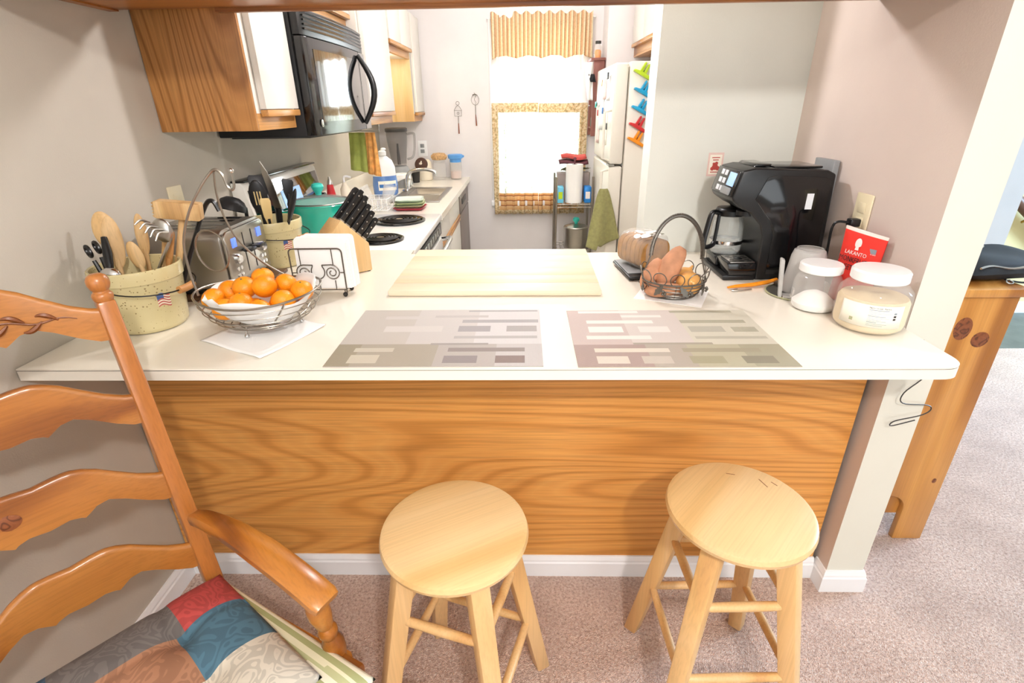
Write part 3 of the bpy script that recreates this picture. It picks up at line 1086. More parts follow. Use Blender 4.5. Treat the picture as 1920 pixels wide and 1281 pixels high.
st1 = make_stool('round wooden stool whose seat grain runs along the counter, beside the armchair', (-.153, .842, 0), R(28))
st2 = make_stool('round wooden stool with dark cracks in its seat, beside the cream post', (.482, .912, 0), R(47))
for (x, y, l, a) in ((.11, -.01, .03, 60), (.125, -.03, .016, 75), (.09, .06, .02, 120)):
    c = Vector((x, y, .6106))
    d = Vector((math.cos(R(a)), math.sin(R(a)), 0))
    MB().box(-l / 2, l / 2, -.0009, .0009, 0, .0002, M=frame(c, d, (-d.y, d.x, 0), (0, 0, 1))).build('crack', 'rust', st2)

# ================================================================== armchair
CA = R(-40)
ch = thing('armchair', 'wooden ladder-back armchair with a carved leaf vine on its top slat', 'chair', (-.70, .83, 0), CA)
rec = .14


def bk(z):
    return -rec * (z - .45) if z > .45 else 0.0


prof = [(.012, -.002, -.062), (.035, .004, -.060), (.06, .015, -.048), (.093, .036, -.027), (.116, .052, -.0165), (.136, .062, -.021), (.152, .067, -.033), (.158, .0675, -.037), (.164, .0675, -.033), (.18, .066, -.029), (.21, .062, -.033)]
half = prof + [(.42 - t_, a, b) for t_, a, b in prof[-2::-1]]


def slat(zr):
    pts = [Vector(p) for p in half]
    mb = MB()
    vs2, fs2 = [], []
    th = .009
    for t_, a, b in half:
        x = bk(zr + (a + b) / 2) - .028 * math.sin(PI * (t_ / .42)) ** 1.2
        zt, zb = zr + a, zr + b
        sec = [(x + th, zb), (x + th, zt - .010), (x + th * .9, zt - .0045), (x + th * .3, zt), (x - th * .5, zt - .001), (x - th, zt - .006), (x - th, zb)]
        vs2 += [(u, -t_, v) for u, v in sec]
    m_ = 7
    for i in range(len(half) - 1):
        for k in range(m_):
            l = (k + 1) % m_
            fs2.append((i * m_ + k, i * m_ + l, (i + 1) * m_ + l, (i + 1) * m_ + k))
    fs2 += [tuple(range(m_)), tuple((len(half) - 1) * m_ + k for k in range(m_))]
    return mb.add(vs2, fs2).build('slat', 'chair_slat', ch, smooth=50)


wood('chair_slat', '8a4f1e', 'ad6c2e', 'bc7d3c', axis=1, rings=3.5, nscale=4.5, stretch=0.14, fiber=0.18, rough=0.28, coat=0.35)
tops = (1.105, .932, .757, .579)
sl = [slat(z) for z in tops]
# carved vine on the top slat
mb = MB()


def sx_(t_, z):
    return bk(z) - .028 * math.sin(PI * (t_ / .42)) ** 1.2 + .0092


vine = []
for k in range(30):
    t_ = .055 + .31 * k / 29
    z = 1.089 + .020 * math.sin(PI * (t_ - .01) / .40) + .004 * math.sin(k * .9)
    vine.append((sx_(t_, z), -t_, z))
mb.tube(vine, .0016, 6)
for k in range(1, 14):
    t_ = .058 + .305 * k / 14
    sgn = 1 if k % 2 else -1
    z = 1.089 + .020 * math.sin(PI * (t_ - .01) / .40)
    d = 1 if t_ < .21 else -1
    pts = []
    for q in range(9):
        u = q / 8
        tt = t_ + d * .028 * u
        zz = z + sgn * (.014 * math.sin(PI * u * .62))
        pts.append((sx_(tt, zz), -tt, zz))
    mb.tube(pts, [.0012 + .0034 * math.sin(PI * min(1, q / 8)) for q in range(9)], 6)
mb.build('carved_vine', 'carving', sl[0])
MB().lathe([(.016, 0), (.013, .001), (0, .0012)], 16, M=frame((sx_(.255, .775), -.255, .775), (0, -1.2, 0), (0, 0, 1), (1, 0, 0))).build('knot', 'pine_knot', sl[2])
for t_ in (.008, .412):
    p = [Vector((0, -t_, .001)), Vector((0, -t_, .25)), Vector((0, -t_, .45)), Vector((bk(.8), -t_, .8)), Vector((bk(1.118), -t_, 1.118))]
    w_ = [.017, .0185, .0190, .0175, .0160]
    v, f2 = [], []
    for P, w in zip(p, w_):
        v += [P + Vector((i * w, j * w * .92, 0)) for i, j in ((-1, -1), (1, -1), (1, 1), (-1, 1))]
    for i in range(4):
        for k in range(4):
            l = (k + 1) % 4
            f2.append((i * 4 + k, i * 4 + l, i * 4 + 4 + l, i * 4 + 4 + k))
    f2 += [(3, 2, 1, 0), (16, 17, 18, 19)]
    po = MB().add(v, f2).build('post', 'chair_post', ch, bevel=.0045, seg=2)
    MB().lathe([(.0145, -.002), (.0165, .004), (.0172, .009), (.0155, .013), (.013, .015), (.0125, .018), (.0155, .022), (.0182, .030), (.0182, .038), (.0150, .045), (.009, .049), (0, .050)], 20, (bk(1.118), -t_, 1.118)).build('finial', 'chair_post', po)
for sgn, tr in ((1, 0.0), (-1, .42)):
    def T(t_):
        return -(tr + sgn * t_) if sgn > 0 else -(tr - t_)
    path = smoothpts([(.012, T(.004), .655), (.06, T(-.006), .670), (.14, T(-.024), .676), (.24, T(-.046), .664), (.33, T(-.064), .645), (.385, T(-.076), .624)], 5)
    n_ = len(path)
    rr = [.015 + .013 * min(1, i / (n_ * .55)) for i in range(n_)]
    rr[-1] *= .9
    v, f2 = [], []
    for i, P in enumerate(path):
        nx = path[min(i + 1, n_ - 1)] - path[max(i - 1, 0)]
        nx.normalize()
        side = Vector((0, 0, 1)).cross(nx).normalized()
        up = nx.cross(side)
        th = .0115 if i < n_ - 1 else .009
        for a, b in ((-1, -.7), (-.8, -1), (.8, -1), (1, -.7), (1, .5), (.75, 1), (-.75, 1), (-1, .5)):
            v.append(P + side * (a * rr[i]) + up * (b * th))
    for i in range(n_ - 1):
        for k in range(8):
            l = (k + 1) % 8
            f2.append((i * 8 + k, i * 8 + l, i * 8 + 8 + l, i * 8 + 8 + k))
    f2 += [tuple(range(7, -1, -1)), tuple((n_ - 1) * 8 + k for k in range(8))]
    MB().add(v, f2).build('arm', 'chair_wood', ch, smooth=45)
    p0 = (.335, T(-.096), .405)
    p1 = (.335, T(-.067), .632)
    L = (Vector(p1) - Vector(p0)).length
    pf = [(0, 0), (.013, 0), (.020, .03), (.022, .06), (.014, .078), (.019, .090), (.019, .10), (.013, .110), (.017, .12), (.022, .150), (.021, .175), (.015, .200), (.017, .21), (.013, L - .003), (0, L - .002)]
    MB().lathe(pf, 20, M=along(p0, p1)).build('arm_post', 'chair_wood', ch)
    p2, p3 = (.335, T(-.094), .001), (.335, T(-.096), .398)
    MB().lathe([(0, 0), (.013, 0), (.018, .06), (.023, .2), (.018, .26), (.023, .28), (.023, .396), (0, .397)], 20, M=along(p2, p3)).build('leg', 'chair_wood', ch)
# seat frame
poly = [(-.015, .01), (-.015, -.43), (.40, -.535), (.40, .115)]
MB().prism([(a, b) for a, b in poly], xyz, .40, .43).build('seat', 'chair_wood', ch, bevel=.006)
for z in (.16, .27):
    MB().tube([(.335, .092, z), (.335, -.512, z)], .011, 10).build('stretcher', 'chair_wood', ch)
    MB().tube([(.0, -.02, z - .03), (.335, .09, z - .03)], .010, 10).build('stretcher', 'chair_wood', ch)
    MB().tube([(.0, -.40, z - .03), (.335, -.51, z - .03)], .010, 10).build('stretcher', 'chair_wood', ch)


def chair_pt(s_, t_, z):
    return (s_, -t_, z)


def pillow(name, corners, z0, z1, crown, nu=34, nv=34, p=6, tuft=None, puff=.012):
    """corners (s,t): back-far, front-far, front-near, back-near"""
    c = [Vector(k) for k in corners]

    def pos(u, v, top):
        q = (c[0] * (1 - u) + c[1] * u) * (1 - v) + (c[3] * (1 - u) + c[2] * u) * v
        e = (1 - abs(2 * u - 1) ** p) * (1 - abs(2 * v - 1) ** p)
        zc = .5 * (z0 + z1)
        h = max(e, 0) ** .5
        z = zc + (z1 - zc + crown * e) * h if top else zc - (zc - z0) * h
        if top and tuft:
            z -= tuft(u, v)
        return (q.x, -q.y, z)
    mb_ = MB()
    mb_.grid(nu, nv, lambda u, v: pos(u, v, True))
    mb_.grid(nu, nv, lambda u, v: pos(u, v, False))
    o = mb_.build(name, 'face_colours', smooth=60)
    bm = bmesh.new()
    bm.from_mesh(o.data)
    bmesh.ops.remove_doubles(bm, verts=bm.verts, dist=.0006)
    bmesh.ops.recalc_face_normals(bm, faces=bm.faces)
    bm.to_mesh(o.data)
    bm.free()
    o.location = (-.70, .83, 0)
    o.rotation_euler = (0, 0, CA)
    return o


pad = pillow('seat_pad', [(.018, -.014), (.455, -.105), (.455, .525), (.018, .434)], .4305, .466, .006, 60, 90, 10)


def stripe(c):
    s_, t_ = c.x, -c.y
    k = (s_ - .0) / .455
    e = t_ - (-.014 - .091 * k)
    return ('efe9cf', 'a9ab77', 'e7e2c0', 'bcbd8c')[int(e / .0125) % 4] if e < .2 else 'efe9cf'


colour_faces(pad, stripe)
tag(pad, 'green and cream striped seat pad on the armchair', 'cushion')


def tuft(u, v):
    d = 0
    for (a, b) in ((.32, .28), (.65, .3), (.32, .72), (.65, .72)):
        r2 = ((u - a) ** 2 + (v - b) ** 2)
        d += .022 * math.exp(-r2 / .006)
    d += .006 * math.exp(-((u - .30) / .03) ** 2) + .006 * math.exp(-((v - .28) / .03) ** 2)
    return d


cu = pillow('seat_cushion', [(.022, -.002), (.405, -.03), (.405, .44), (.022, .425)],   .4745, .509, .016, 48, 56, 8, tuft)


def patch(c):
    s_, t_ = c.x, -c.y
    if s_ < .125:
        if t_ < .105:
            return 'b4443f'
        return '6f6864' if t_ < .30 else '3f5c74'
    if s_ < .255:
        if t_ < .115:
            return '4d7183'
        return 'a9785a' if t_ < .27 else '6f6864'
    if t_ < .12:
        return 'd5cbb9'
    return '9a7a63' if t_ < .3 else 'b4443f'


cu.data.materials.clear()
cu.data.materials.append(MAT('patchwork'))
colour_faces(cu, patch)
tag(cu, 'patchwork cushion of red, blue, grey and tan squares on the armchair', 'cushion')

# ================================================================== pine chest beyond the post
cx0, cx1, cy0, cy1, cz = 1.09, 1.415, 1.42, 2.35, .945
ct_ = thing('pine_chest', 'knotty pine chest with arched feet behind the cream post', 'chest', (cx0, cy0, 0))
a0, a1 = .088, .225
ar = [(0, 0), (a0 - .03, 0), (a0 - .008, .02)]
ar = [(0, 0.001), (a0, .001)] + [(a0 + .0, .12)] + [((a0 + a1) / 2 - (a1 - a0) / 2 * math.cos(PI * k / 10), .14 + .055 * math.sin(PI * k / 10)) for k in range(11)] + [(a1, .12), (a1, .001), (cx1 - cx0, .001), (cx1 - cx0, cz - .025), (0, cz - .025)]
ep = MB().prism(ar, lambda u, v, w: (u, w, v), 0, .022).build('end_panel', 'pine', ct_, bevel=.002)
MB().prism(ar, lambda u, v, w: (u, w, v), cy1 - cy0 - .022, cy1 - cy0).build('end_panel', 'pine', ct_, bevel=.002)
bx(.01, cx1 - cx0 - .012, .0222, cy1 - cy0 - .0222, .10, cz - .027).build('body', 'pine', ct_, smooth=0)
bx(-.012, cx1 - cx0 + .014, -.014, cy1 - cy0 + .014, cz - .0248, cz).build('top', 'pine', ct_, bevel=.004)
bx(cx1 - cx0 - .0118, cx1 - cx0 + .002, .0222, cy1 - cy0 - .0222, .15, cz - .03).build('front_frame', 'pine', ct_, bevel=.002)
for (x, z, r1, r2) in ((.196, .819, .021, .029), (.257, .784, .021, .020), (.292, .26, .006, .008)):
    if r1:
        MB().lathe([(1.25, 0), (1.1, .0003), (1, .0003)], 20, M=frame((x, -.0001, z), (r1, 0, 0), (0, 0, r2), (0, -1, 0))).build('knot', 'pine_knot', ep)
        MB().lathe([(1, 0), (.8, .0006), (0, .0008)], 20, M=frame((x, -.0001, z), (r1, 0, 0), (0, 0, r2), (0, -1, 0))).build('knot', 'pine_knot', ep)
bag = thing('zip_bag', 'black zippered bag lying on the pine chest', 'bag', (1.43, 1.585, cz), R(8))
mb = MB()


def bagpt(u, v, top):
    a, b = 2 * u - 1, 2 * v - 1
    e = max(0, (1 - abs(a) ** 5) * (1 - abs(b) ** 5)) ** .5
    z = .03 + (.03 + .006 * math.sin(5 * u + 3 * v)) * e if top else .03 - .0285 * e
    return (a * .17, b * .125, z)


mb.grid(26, 22, lambda u, v: bagpt(u, v, True)).grid(26, 22, lambda u, v: bagpt(u, v, False))
mb.build('body', 'cloth_black', bag, smooth=60)
zp = [(-.15 + .3 * k / 20, -.118 + .006 * math.sin(k * .5), .048 + .004 * math.sin(k * .7)) for k in range(21)]
MB().tube(zp, .0035, 6).build('zipper', 'steel', bag)
MB().tube(smoothpts([(-.06, -.12, .012), (-.02, -.135, .006), (.05, -.142, .006), (.09, -.165, .005)]), .005, 8, flat=.5).build('strap', 'cloth_black', bag)
for x in (-.06, .0):
    MB().tube(arc((x, -.134, .010), .010, 0, 2 * PI, 16, (1, 0, 0), (0, .7, .4))[:-1], .0018, 6, closed=True).build('ring', 'steel', bag)
gl_ = thing('eyeglasses', 'wire-framed glasses lying on the black bag', 'glasses', (1.40, 1.64, cz + .064), R(15))
for x in (-.035, .035):
    MB().tube(arc((x, 0, .004), .024, 0, 2 * PI, 20, (1, 0, 0), (0, .75, .3))[:-1], .0014, 6, closed=True).build('lens_rim', 'wire_silver', gl_)
MB().tube([(-.011, 0, .008), (0, .003, .012), (.011, 0, .008)], .0013, 6).build('bridge', 'wire_silver', gl_)
for x in (-.059, .059):
    MB().tube([(x, 0, .006), (x * .95, .05, .004), (x * .8, .09, .002)], .0013, 6).build('temple', 'wire_silver', gl_)
# wire hanging at the post, below the counter
co = smoothpts([(1.0, DQ - .006, .885), (1.035, DQ - .012, .80), (.985, DQ - .02, .74), (.99, DQ - .022, .71), (1.06, DQ - .015, .70), (1.075, DQ - .014, .685), (1.05, DQ - .018, .67), (.985, DQ - .022, .655), (.98, DQ - .022, .64), (1.04, DQ - .018, .655)])
tag(MB().tube(co, .0016, 6).build('charger_cord', 'dark_grey'), 'thin dark cord dangling under the worktop at the cream post', 'cord')
# stair rail and hall beyond
hr = thing('stair_rail', 'brown wooden stair handrail on the yellow hall wall', 'handrail', (3.0, 3.56, 0))
MB().tube([(-.45, 0, 1.36), (1.2, 0, .10)], .03, 10, flat=1.2).build('rail', 'tray_brown', hr)
for k in range(3):
    MB().tube([(-.1 + k * .5, .0, 1.09 - k * .38), (-.1 + k * .5, .058, 1.04 - k * .38)], .008, 8).build('bracket', 'brass', hr)

# ================================================================== things on the counter, left
def crock(label, loc, rz, bail_label=None):
    c = thing('stoneware_crock', label, 'crock', loc, rz)
    H = .165
    pf = [(0, .002), (.079, .002), (.084, .008), (.086, .014), (.098, .128), (.099, .130), (.102, .133), (.1035, .158), (.1025, .163), (.100, H), (.096, .163), (.094, .155), (.080, .016), (0, .014)]
    b_ = MB().lathe(pf, 56).build('pot', 'crock', c, smooth=30)
    for a in (-100, 80):
        x, y = .1 * math.cos(R(a)), .1 * math.sin(R(a))
        M_ = frame((x, y, .128), (-math.sin(R(a)), math.cos(R(a)), 0), (0, 0, 1), (math.cos(R(a)), math.sin(R(a)), 0))
        MB().box(-.016, .016, -.012, .012, -.004, .008, M=M_).build('lug', 'crock', b_, bevel=.004)
    pts = []
    for k in range(25):
        a = R(-100 + 180 * k / 24)
        r = .107 + .022 * math.sin(PI * k / 24)
        pts.append((r * math.cos(a), r * math.sin(a), .131 - .024 * math.sin(PI * k / 24) ** .7))
    w_ = MB().tube(pts, .0017, 6).build('bail', 'iron_black', c)
    mid_ = pts[11:15]
    MB().tube(smoothpts(mid_, 2), .0095, 12).build('grip', 'handle_wood', w_)
    # little flag decal on the glaze
    v = MB()
    A0, A1, Z0, Z1 = R(-38), R(-19), .068, .100

    def fp(u, q):
        a = A0 + (A1 - A0) * u
        z = Z0 + (Z1 - Z0) * q + .004 * math.sin(u * 5)
        r = .086 + .012 * (z - .014) / .114 + .0006
        return (r * math.cos(a), r * math.sin(a), z)
    fl = v.grid(13, 10, fp).build('flag_decal', 'face_colours', b_, fix=True)
    ps = list(fl.data.polygons)
    at = fl.data.color_attributes.new('Col', 'FLOAT_COLOR', 'CORNER')
    for p in ps:
        u = (math.atan2(p.center.y, p.center.x) - A0) / (A1 - A0)
        q = (p.center.z - .004 * math.sin(u * 5) - Z0) / (Z1 - Z0)
        c_ = lin('4a6296') if (u < .5 and q > .5) else (lin('b55a52') if int(q * 9) % 2 == 0 else lin('e6dcc6'))
        for li in p.loop_indices:
            at.data[li].color = (*c_, 1)
    return c


c1 = crock('speckled tan crock of wooden utensils beside the orange basket', (-.993, 1.258, CT), 0)
c2 = crock('speckled tan crock of black utensils between the toaster and the teal pot', (-.902, 1.832, CT), R(-10))


def utensil(name, label, cat, base_, tip, mat, head=None, hl=.06, hw=.02, r0=.0045, r1=.0055, flat=.35, face=(0, -1, 0), group=None, hm=None, parts=False):
    """tapered handle from base to tip, flattened oval head at the tip, facing 'face'"""
    b_, t_ = Vector(base_), Vector(tip)
    d = (t_ - b_).normalized()
    fc = Vector(face)
    fc = (fc - d * fc.dot(d)).normalized()
    sd = d.cross(fc)
    o = thing(name, label, cat, base_, 0, group)
    Lh = (t_ - b_).length - hl
    M0 = frame((0, 0, 0), sd, fc, d)
    hmb = MB().tube([(0, 0, 0), (0, 0, Lh * .6), (0, 0, Lh + hl * .15)], [r0, r1, r1], 10, M=M0)
    if head == 'spoon':
        if parts:
            hmb.build('handle', mat, o)
            hmb = MB()
        hmb.sph((0, 0, Lh + hl * .5), (hw, hw * flat, hl * .56), 18, 12, M=M0)
        hmb.build('bowl' if parts else 'spoon_body', hm or mat, o)
    elif head == 'spatula':
        pl = [(-r1 * 1.2, Lh - .01), (-hw * .8, Lh + hl * .25), (-hw, Lh + hl * .9), (-hw * .8, Lh + hl), (hw * .8, Lh + hl * .96), (hw, Lh + hl * .85), (hw * .8, Lh + hl * .25), (r1 * 1.2, Lh - .01)]
        hmb.build('handle', mat, o)
        MB().prism(pl, lambda u, v, w: (u, w, v), -.003, .003, M=M0).build('blade', hm or mat, o, bevel=.0012)
    else:
        hmb.build('handle', mat, o)
    return o, M0, Lh


G1 = 'utensils in the crock by the oranges'
utensil('wooden_spoon', 'pale wooden spoon with the broadest bowl, in the crock by the oranges', 'spoon', (-1.03, 1.25, .936), (-1.075, 1.30, 1.20), 'spoon_wood', 'spoon', .085, .026, group=G1, face=(.5, -1, 0))
utensil('wooden_spoon', 'long flat wooden spoon next to the scissors', 'spoon', (-1.03, 1.24, .936), (-1.045, 1.285, 1.19), 'spoon_wood', 'spoon', .12, .021, group=G1, flat=.25, face=(.7, -1, 0))
utensil('wooden_spoon', 'narrow pale wooden spoon behind the black-handled peeler', 'spoon', (-1.0, 1.30, .936), (-1.012, 1.345, 1.185), 'spoon_wood', 'spoon', .10, .015, group=G1, face=(.3, -1, 0))
utensil('wooden_spoon', 'short wooden spoon with a round bowl in the middle of the crock', 'spoon', (-.965, 1.27, .936), (-.985, 1.255, 1.135), 'spoon_wood', 'spoon', .066, .0175, group=G1, face=(.2, -1, .3))
utensil('wooden_spatula', 'reddish wooden spatula leaning beside the pasta fork', 'spatula', (-.975, 1.295, .936), (-.912, 1.312, 1.155), 'handle_wood', 'spatula', .09, .013, group=G1, face=(-.3, -1, 0))
utensil('wooden_stick', 'plain wooden stick handle standing in the crock', 'stick', (-.99, 1.30, .936), (-.93, 1.315, 1.14), 'spoon_wood', None, 0, .01, .007, .008, group=G1)
# scissors
sc = thing('scissors', 'scissors with black loop handles standing in the crock', 'scissors', (-1.035, 1.235, .94), 0, G1)
for dx, top in ((-.008, (-.058, .01, .192)), (.0, (-.035, .015, .202))):
    T_ = Vector(top)
    MB().tube([(dx, 0, 0), T_ * .62 + Vector((0, 0, 0))], [.003, .005], 8).build('blade', 'steel', sc)
    MB().tube([T_ * .6, T_ * .8], [.006, .005], 8).build('shank', 'black_plastic', sc)
    cc = T_ * .92
    MB().tube(arc(cc, .0135, 0, 2 * PI, 18, (.8, -.5, 0), (-.25, .1, .95))[:-1], .0042, 8, closed=True).build('finger_loop', 'black_plastic', sc)
# black handled can opener / peeler with chrome head
pe = thing('can_opener', 'black-handled tool with a rounded chrome head, at the crock rim', 'can opener', (-1.01, 1.20, .95), 0, G1)
MB().tube([(-.004, .0, 0), (-.006, 0, .10)], .006, 8).build('shank', 'chrome', pe)
MB().sph((-.003, -.002, .118), (.026, .016, .02), 16, 10).build('head', 'chrome', pe)
MB().tube([(-.01, .01, .13), (-.02, .03, .165), (-.032, .05, .20)], [.008, .0105, .007], 10).build('handle', 'black_plastic', pe)
# pasta fork (steel)
pf = thing('pasta_fork', 'steel pasta fork with curled tines in the crock', 'fork', (-1.0, 1.26, .94), 0, G1)
MB().tube(smoothpts([(0, 0, 0), (.05, .01, .11), (.105, .02, .20)]), [.004] * 13, 8).build('handle', 'steel', pf)
MB().sph((.098, .008, .222), (.026, .012, .030), 16, 10).build('bowl', 'steel', pf)
for k in range(5):
    MB().tube(smoothpts([(.078 + k * .010, .0, .243 - k * .006), (.066 + k * .009, -.012, .252 - k * .008), (.056 + k * .010, -.024, .243 - k * .01)]), [.0032, .0032, .0032, .003, .003, .003, .0028, .0028, .0026, .0024, .0022, .002, .0016], 6).build('tine', 'steel', pf)
# meat mallet
ml = thing('meat_mallet', 'wooden meat mallet with a toothed face above the crock', 'mallet', (-.965, 1.315, .936), 0, G1)
MB().tube([(0, 0, 0), (.068, .04, .25)], [.009, .0085], 12).build('handle', 'spoon_wood', ml)
Mm = frame((.072, .03, .262), Vector((.95, .25, -.14)).normalized(), Vector((-.25, .96, 0)).normalized(), Vector((.13, .03, .99)).normalized())
hd = MB().box(-.055, .048, -.023, .023, -.022, .022, M=Mm).build('head', 'spoon_wood', ml, bevel=.004)
for a in range(5):
    for b in range(5):
        MB().add([Mm @ Vector(p) for p in ((-.0552, -.02 + a * .008, -.02 + b * .008), (-.0552, -.012 + a * .008, -.02 + b * .008), (-.0552, -.012 + a * .008, -.012 + b * .008), (-.0552, -.02 + a * .008, -.012 + b * .008), (-.061, -.016 + a * .008, -.016 + b * .008))], [(0, 1, 4), (1, 2, 4), (2, 3, 4), (3, 0, 4), (3, 2, 1, 0)]).build('tooth', 'spoon_wood', hd, smooth=0)
bh = thing('ladle', 'dark ladle with a bent black handle behind the wooden mallet', 'ladle', (-.952, 1.30, .94), 0, G1)
MB().tube(smoothpts([(0, 0, 0), (.055, .06, .16), (.09, .10, .255), (.115, .10, .272), (.128, .10, .245)]), .006, 8).build('handle', 'black_plastic', bh)

G2 = 'utensils in the crock behind the toaster'
la = thing('ladle', 'black nylon ladle with its bowl upside down, in the far crock', 'ladle', (-.945, 1.82, .936), 0, G2)
MB().tube(smoothpts([(0, 0, 0), (-.02, -.02, .12), (-.015, -.03, .19)]), .006, 8).build('handle', 'black_satin', la)
MB().lathe([(0, .046), (.02, .044), (.036, .034), (.046, .018), (.050, 0), (.047, 0), (.043, .016), (.03, .032), (0, .042)], 28, M=Matrix.Translation((-.055, -.05, .185)) @ Matrix.Rotation(R(12), 4, 'Y') @ Matrix.Rotation(R(-18), 4, 'X')).build('bowl', 'black_satin', la)
o, M0, Lh = utensil('slotted_spoon', 'black slotted spoon facing the room, in the far crock', 'spoon', (-.905, 1.80, .936), (-.895, 1.765, 1.215), 'black_satin', 'spoon', .105, .029, group=G2, face=(.3, -1, .1), parts=True)
for k in (-.009, .0, .009):
    MB().box(k - .0018, k + .0018, .0098, .0112, Lh + .03, Lh + .075, M=M0).build('slot', 'silicone_yellow', o)
utensil('turner', 'black nylon turner leaning back towards the wall, in the far crock', 'turner', (-.92, 1.83, .936), (-.935, 1.87, 1.225), 'black_satin', 'spatula', .08, .034, group=G2, face=(.6, -1, 0))
utensil('scraper', 'scraper with a soft yellow blade in the far crock', 'scraper', (-.885, 1.79, .936), (-.865, 1.745, 1.165), 'black_satin', 'spatula', .085, .017, group=G2, face=(.8, -1, 0), hm='silicone_yellow')
utensil('serving_spoon', 'black serving spoon leaning towards the teal pot', 'spoon', (-.88, 1.80, .936), (-.765, 1.765, 1.185), 'black_satin', 'spoon', .11, .028, group=G2, face=(-.6, -.4, .7), parts=True)
utensil('spoonula', 'small black spoonula pointing up in the far crock', 'spatula', (-.855, 1.855, .936), (-.825, 1.855, 1.212), 'black_satin', 'spatula', .06, .019, group=G2, face=(.5, -1, .2))
kn = thing('carving_knife', 'grey carving knife blade standing above the black utensils', 'knife', (-.88, 1.83, .936), 0, G2)
Mk = frame((.02, -.01, .18), Vector((.9, -.2, .12)).normalized(), Vector((.2, .95, .1)).normalized(), Vector((-.13, -.08, 1)).normalized())
MB().prism([(-.014, 0), (.014, 0), (.014, .08), (.008, .125), (-.006, .162), (-.014, .12)], lambda u, v, w: (u, w, v), -.0012, .0012, M=Mk).build('blade', 'steel', kn, smooth=0)
MB().tube([(0, 0, 0), (.02, -.01, .182)], [.009, .011], 8).build('handle', 'black_plastic', kn)

# ------------------------------------------------------------------ toaster on a tray
tr = tag(bx(-1.115, -.828, 1.425, 1.735, CT, CT + .012).build('tray', 'tray_brown', bevel=.004), 'dark wooden tray under the toaster', 'tray')
tz = CT + .0125
ts = thing('toaster', 'four-slice stainless toaster with two blue displays', 'toaster', (-.865, 1.58, tz), 0)
w2, dp, hh = .128, .245, .19
pro = rounded_poly([(-w2, .018, 0), (w2, .018, 0), (w2, hh, 1), (-w2, hh, 1)], .035, 8)
MB().prism(pro, lambda u, v, w: (w, u, v), -dp, -.012).build('shell', 'steel_brushed', ts, bevel=.004, smooth=35)
fpro = rounded_poly([(-w2 + .006, .022, 0), (w2 - .006, .022, 0), (w2 - .006, hh - .006, 1), (-w2 + .006, hh - .006, 1)], .03, 8)
fo = MB().prism(fpro, lambda u, v, w: (w, u, v), -.0118, 0).build('front_panel', 'steel', ts, bevel=.005, smooth=35)
bx(-dp + .006, -.006, -w2 + .008, w2 - .008, .0, .0178).build('base', 'black_plastic', ts, bevel=.003)
for yy in (-.075, -.03, .03, .075):
    bx(-dp + .03, -.045, yy - .011, yy + .011, hh - .002, hh + .0008).build('slot', 'black_gloss', ts)
for yy in (-.078, .078):
    d_ = bx(0.0, .002, yy - .013, yy + .013, .132, .160).build('display', 'screen_blue', fo, bevel=.0008)
    MB().lathe([(.016, 0), (.0155, .010), (.012, .013), (0, .013)], 20, M=frame((0, yy * 1.02, .098), (0, 1, 0), (0, 0, 1), (1, 0, 0))).build('knob', 'chrome', fo)
    for a in (-.009, .009):
        for b in (.048, .068):
            MB().lathe([(.0062, 0), (.006, .003), (0, .0034)], 14, M=frame((0, yy + a, b), (0, 1, 0), (0, 0, 1), (1, 0, 0))).build('button', 'chrome', fo)
for yy in (-.022, .03):
    bx(0.0, .001, yy - .002, yy + .002, .045, .165).build('lever_track', 'black_plastic', fo)
    MB().box(.001, .03, yy - .019, yy + .019, .108, .118).build('lever', 'black_plastic', fo, bevel=.004)

# ------------------------------------------------------------------ orange basket
pt = MB()


def sheet(u, v):
    a, b = 2 * u - 1, 2 * v - 1
    x, y = a * .108, b * .105
    return (x + .02 * b, y - .03 * a, .0012 + .004 * (1 + math.sin(5 * a + 2 * b)) * .3 * (abs(a) ** 3 + abs(b) ** 3))


tag(pt.grid(18, 18, sheet).build('paper_towel', 'paper', solid=.0008, loc=(-.66, 1.19, CT), rz=R(-12)), 'white paper towel sheet spread under the orange basket', 'paper towel')
BC = Vector((-.672, 1.232, CT))
fb = thing('fruit_basket', 'silver wire fruit basket with a tall banana hook', 'basket', tuple(BC), R(12))
rx, ry = .150, .130


def oval(k, z, wav=0.0, n=56):
    return [(rx * k * math.cos(2 * PI * i / n), ry * k * math.sin(2 * PI * i / n), z + wav * math.cos(4 * PI * i / n)) for i in range(n)]


MB().tube(oval(1.0, .102, .006), .0028, 8, closed=True).build('rim', 'wire_silver', fb)
for k, z in ((.97, .083), (.92, .066), (.85, .050), (.76, .037), (.66, .027), (.55, .021), (.42, .018), (.28, .017)):
    MB().tube(oval(k, z), .0014, 6, closed=True).build('ring', 'wire_silver', fb)
for a in (20, 110, 200, 290):
    q = []
    for k in range(11):
        u = k / 10
        kk = .28 + .72 * u ** .7
        zz = .014 + .086 * u ** 1.9
        aa = R(a + 26 * (u - .5))
        q.append((rx * kk * math.cos(aa), ry * kk * math.sin(aa), zz))
    MB().tube(q, .002, 6).build('rib', 'wire_silver', fb)
for a in (-112, 8, 128):
    x, y = .085 * math.cos(R(a)), .075 * math.sin(R(a))
    f_ = MB().tube([(x * .95, y * .95, .03), (x, y, .012)], .002, 6).build('foot', 'wire_silver', fb)
    MB().sph((x, y, .0065), .0062, 14, 10).build('foot_ball', 'chrome', f_)
# banana hook: two wires from the rim, one with a loop
rot = Matrix.Rotation(-R(12), 4, 'Z')


def W2L(p):
    return tuple(rot @ (Vector(p) - BC))


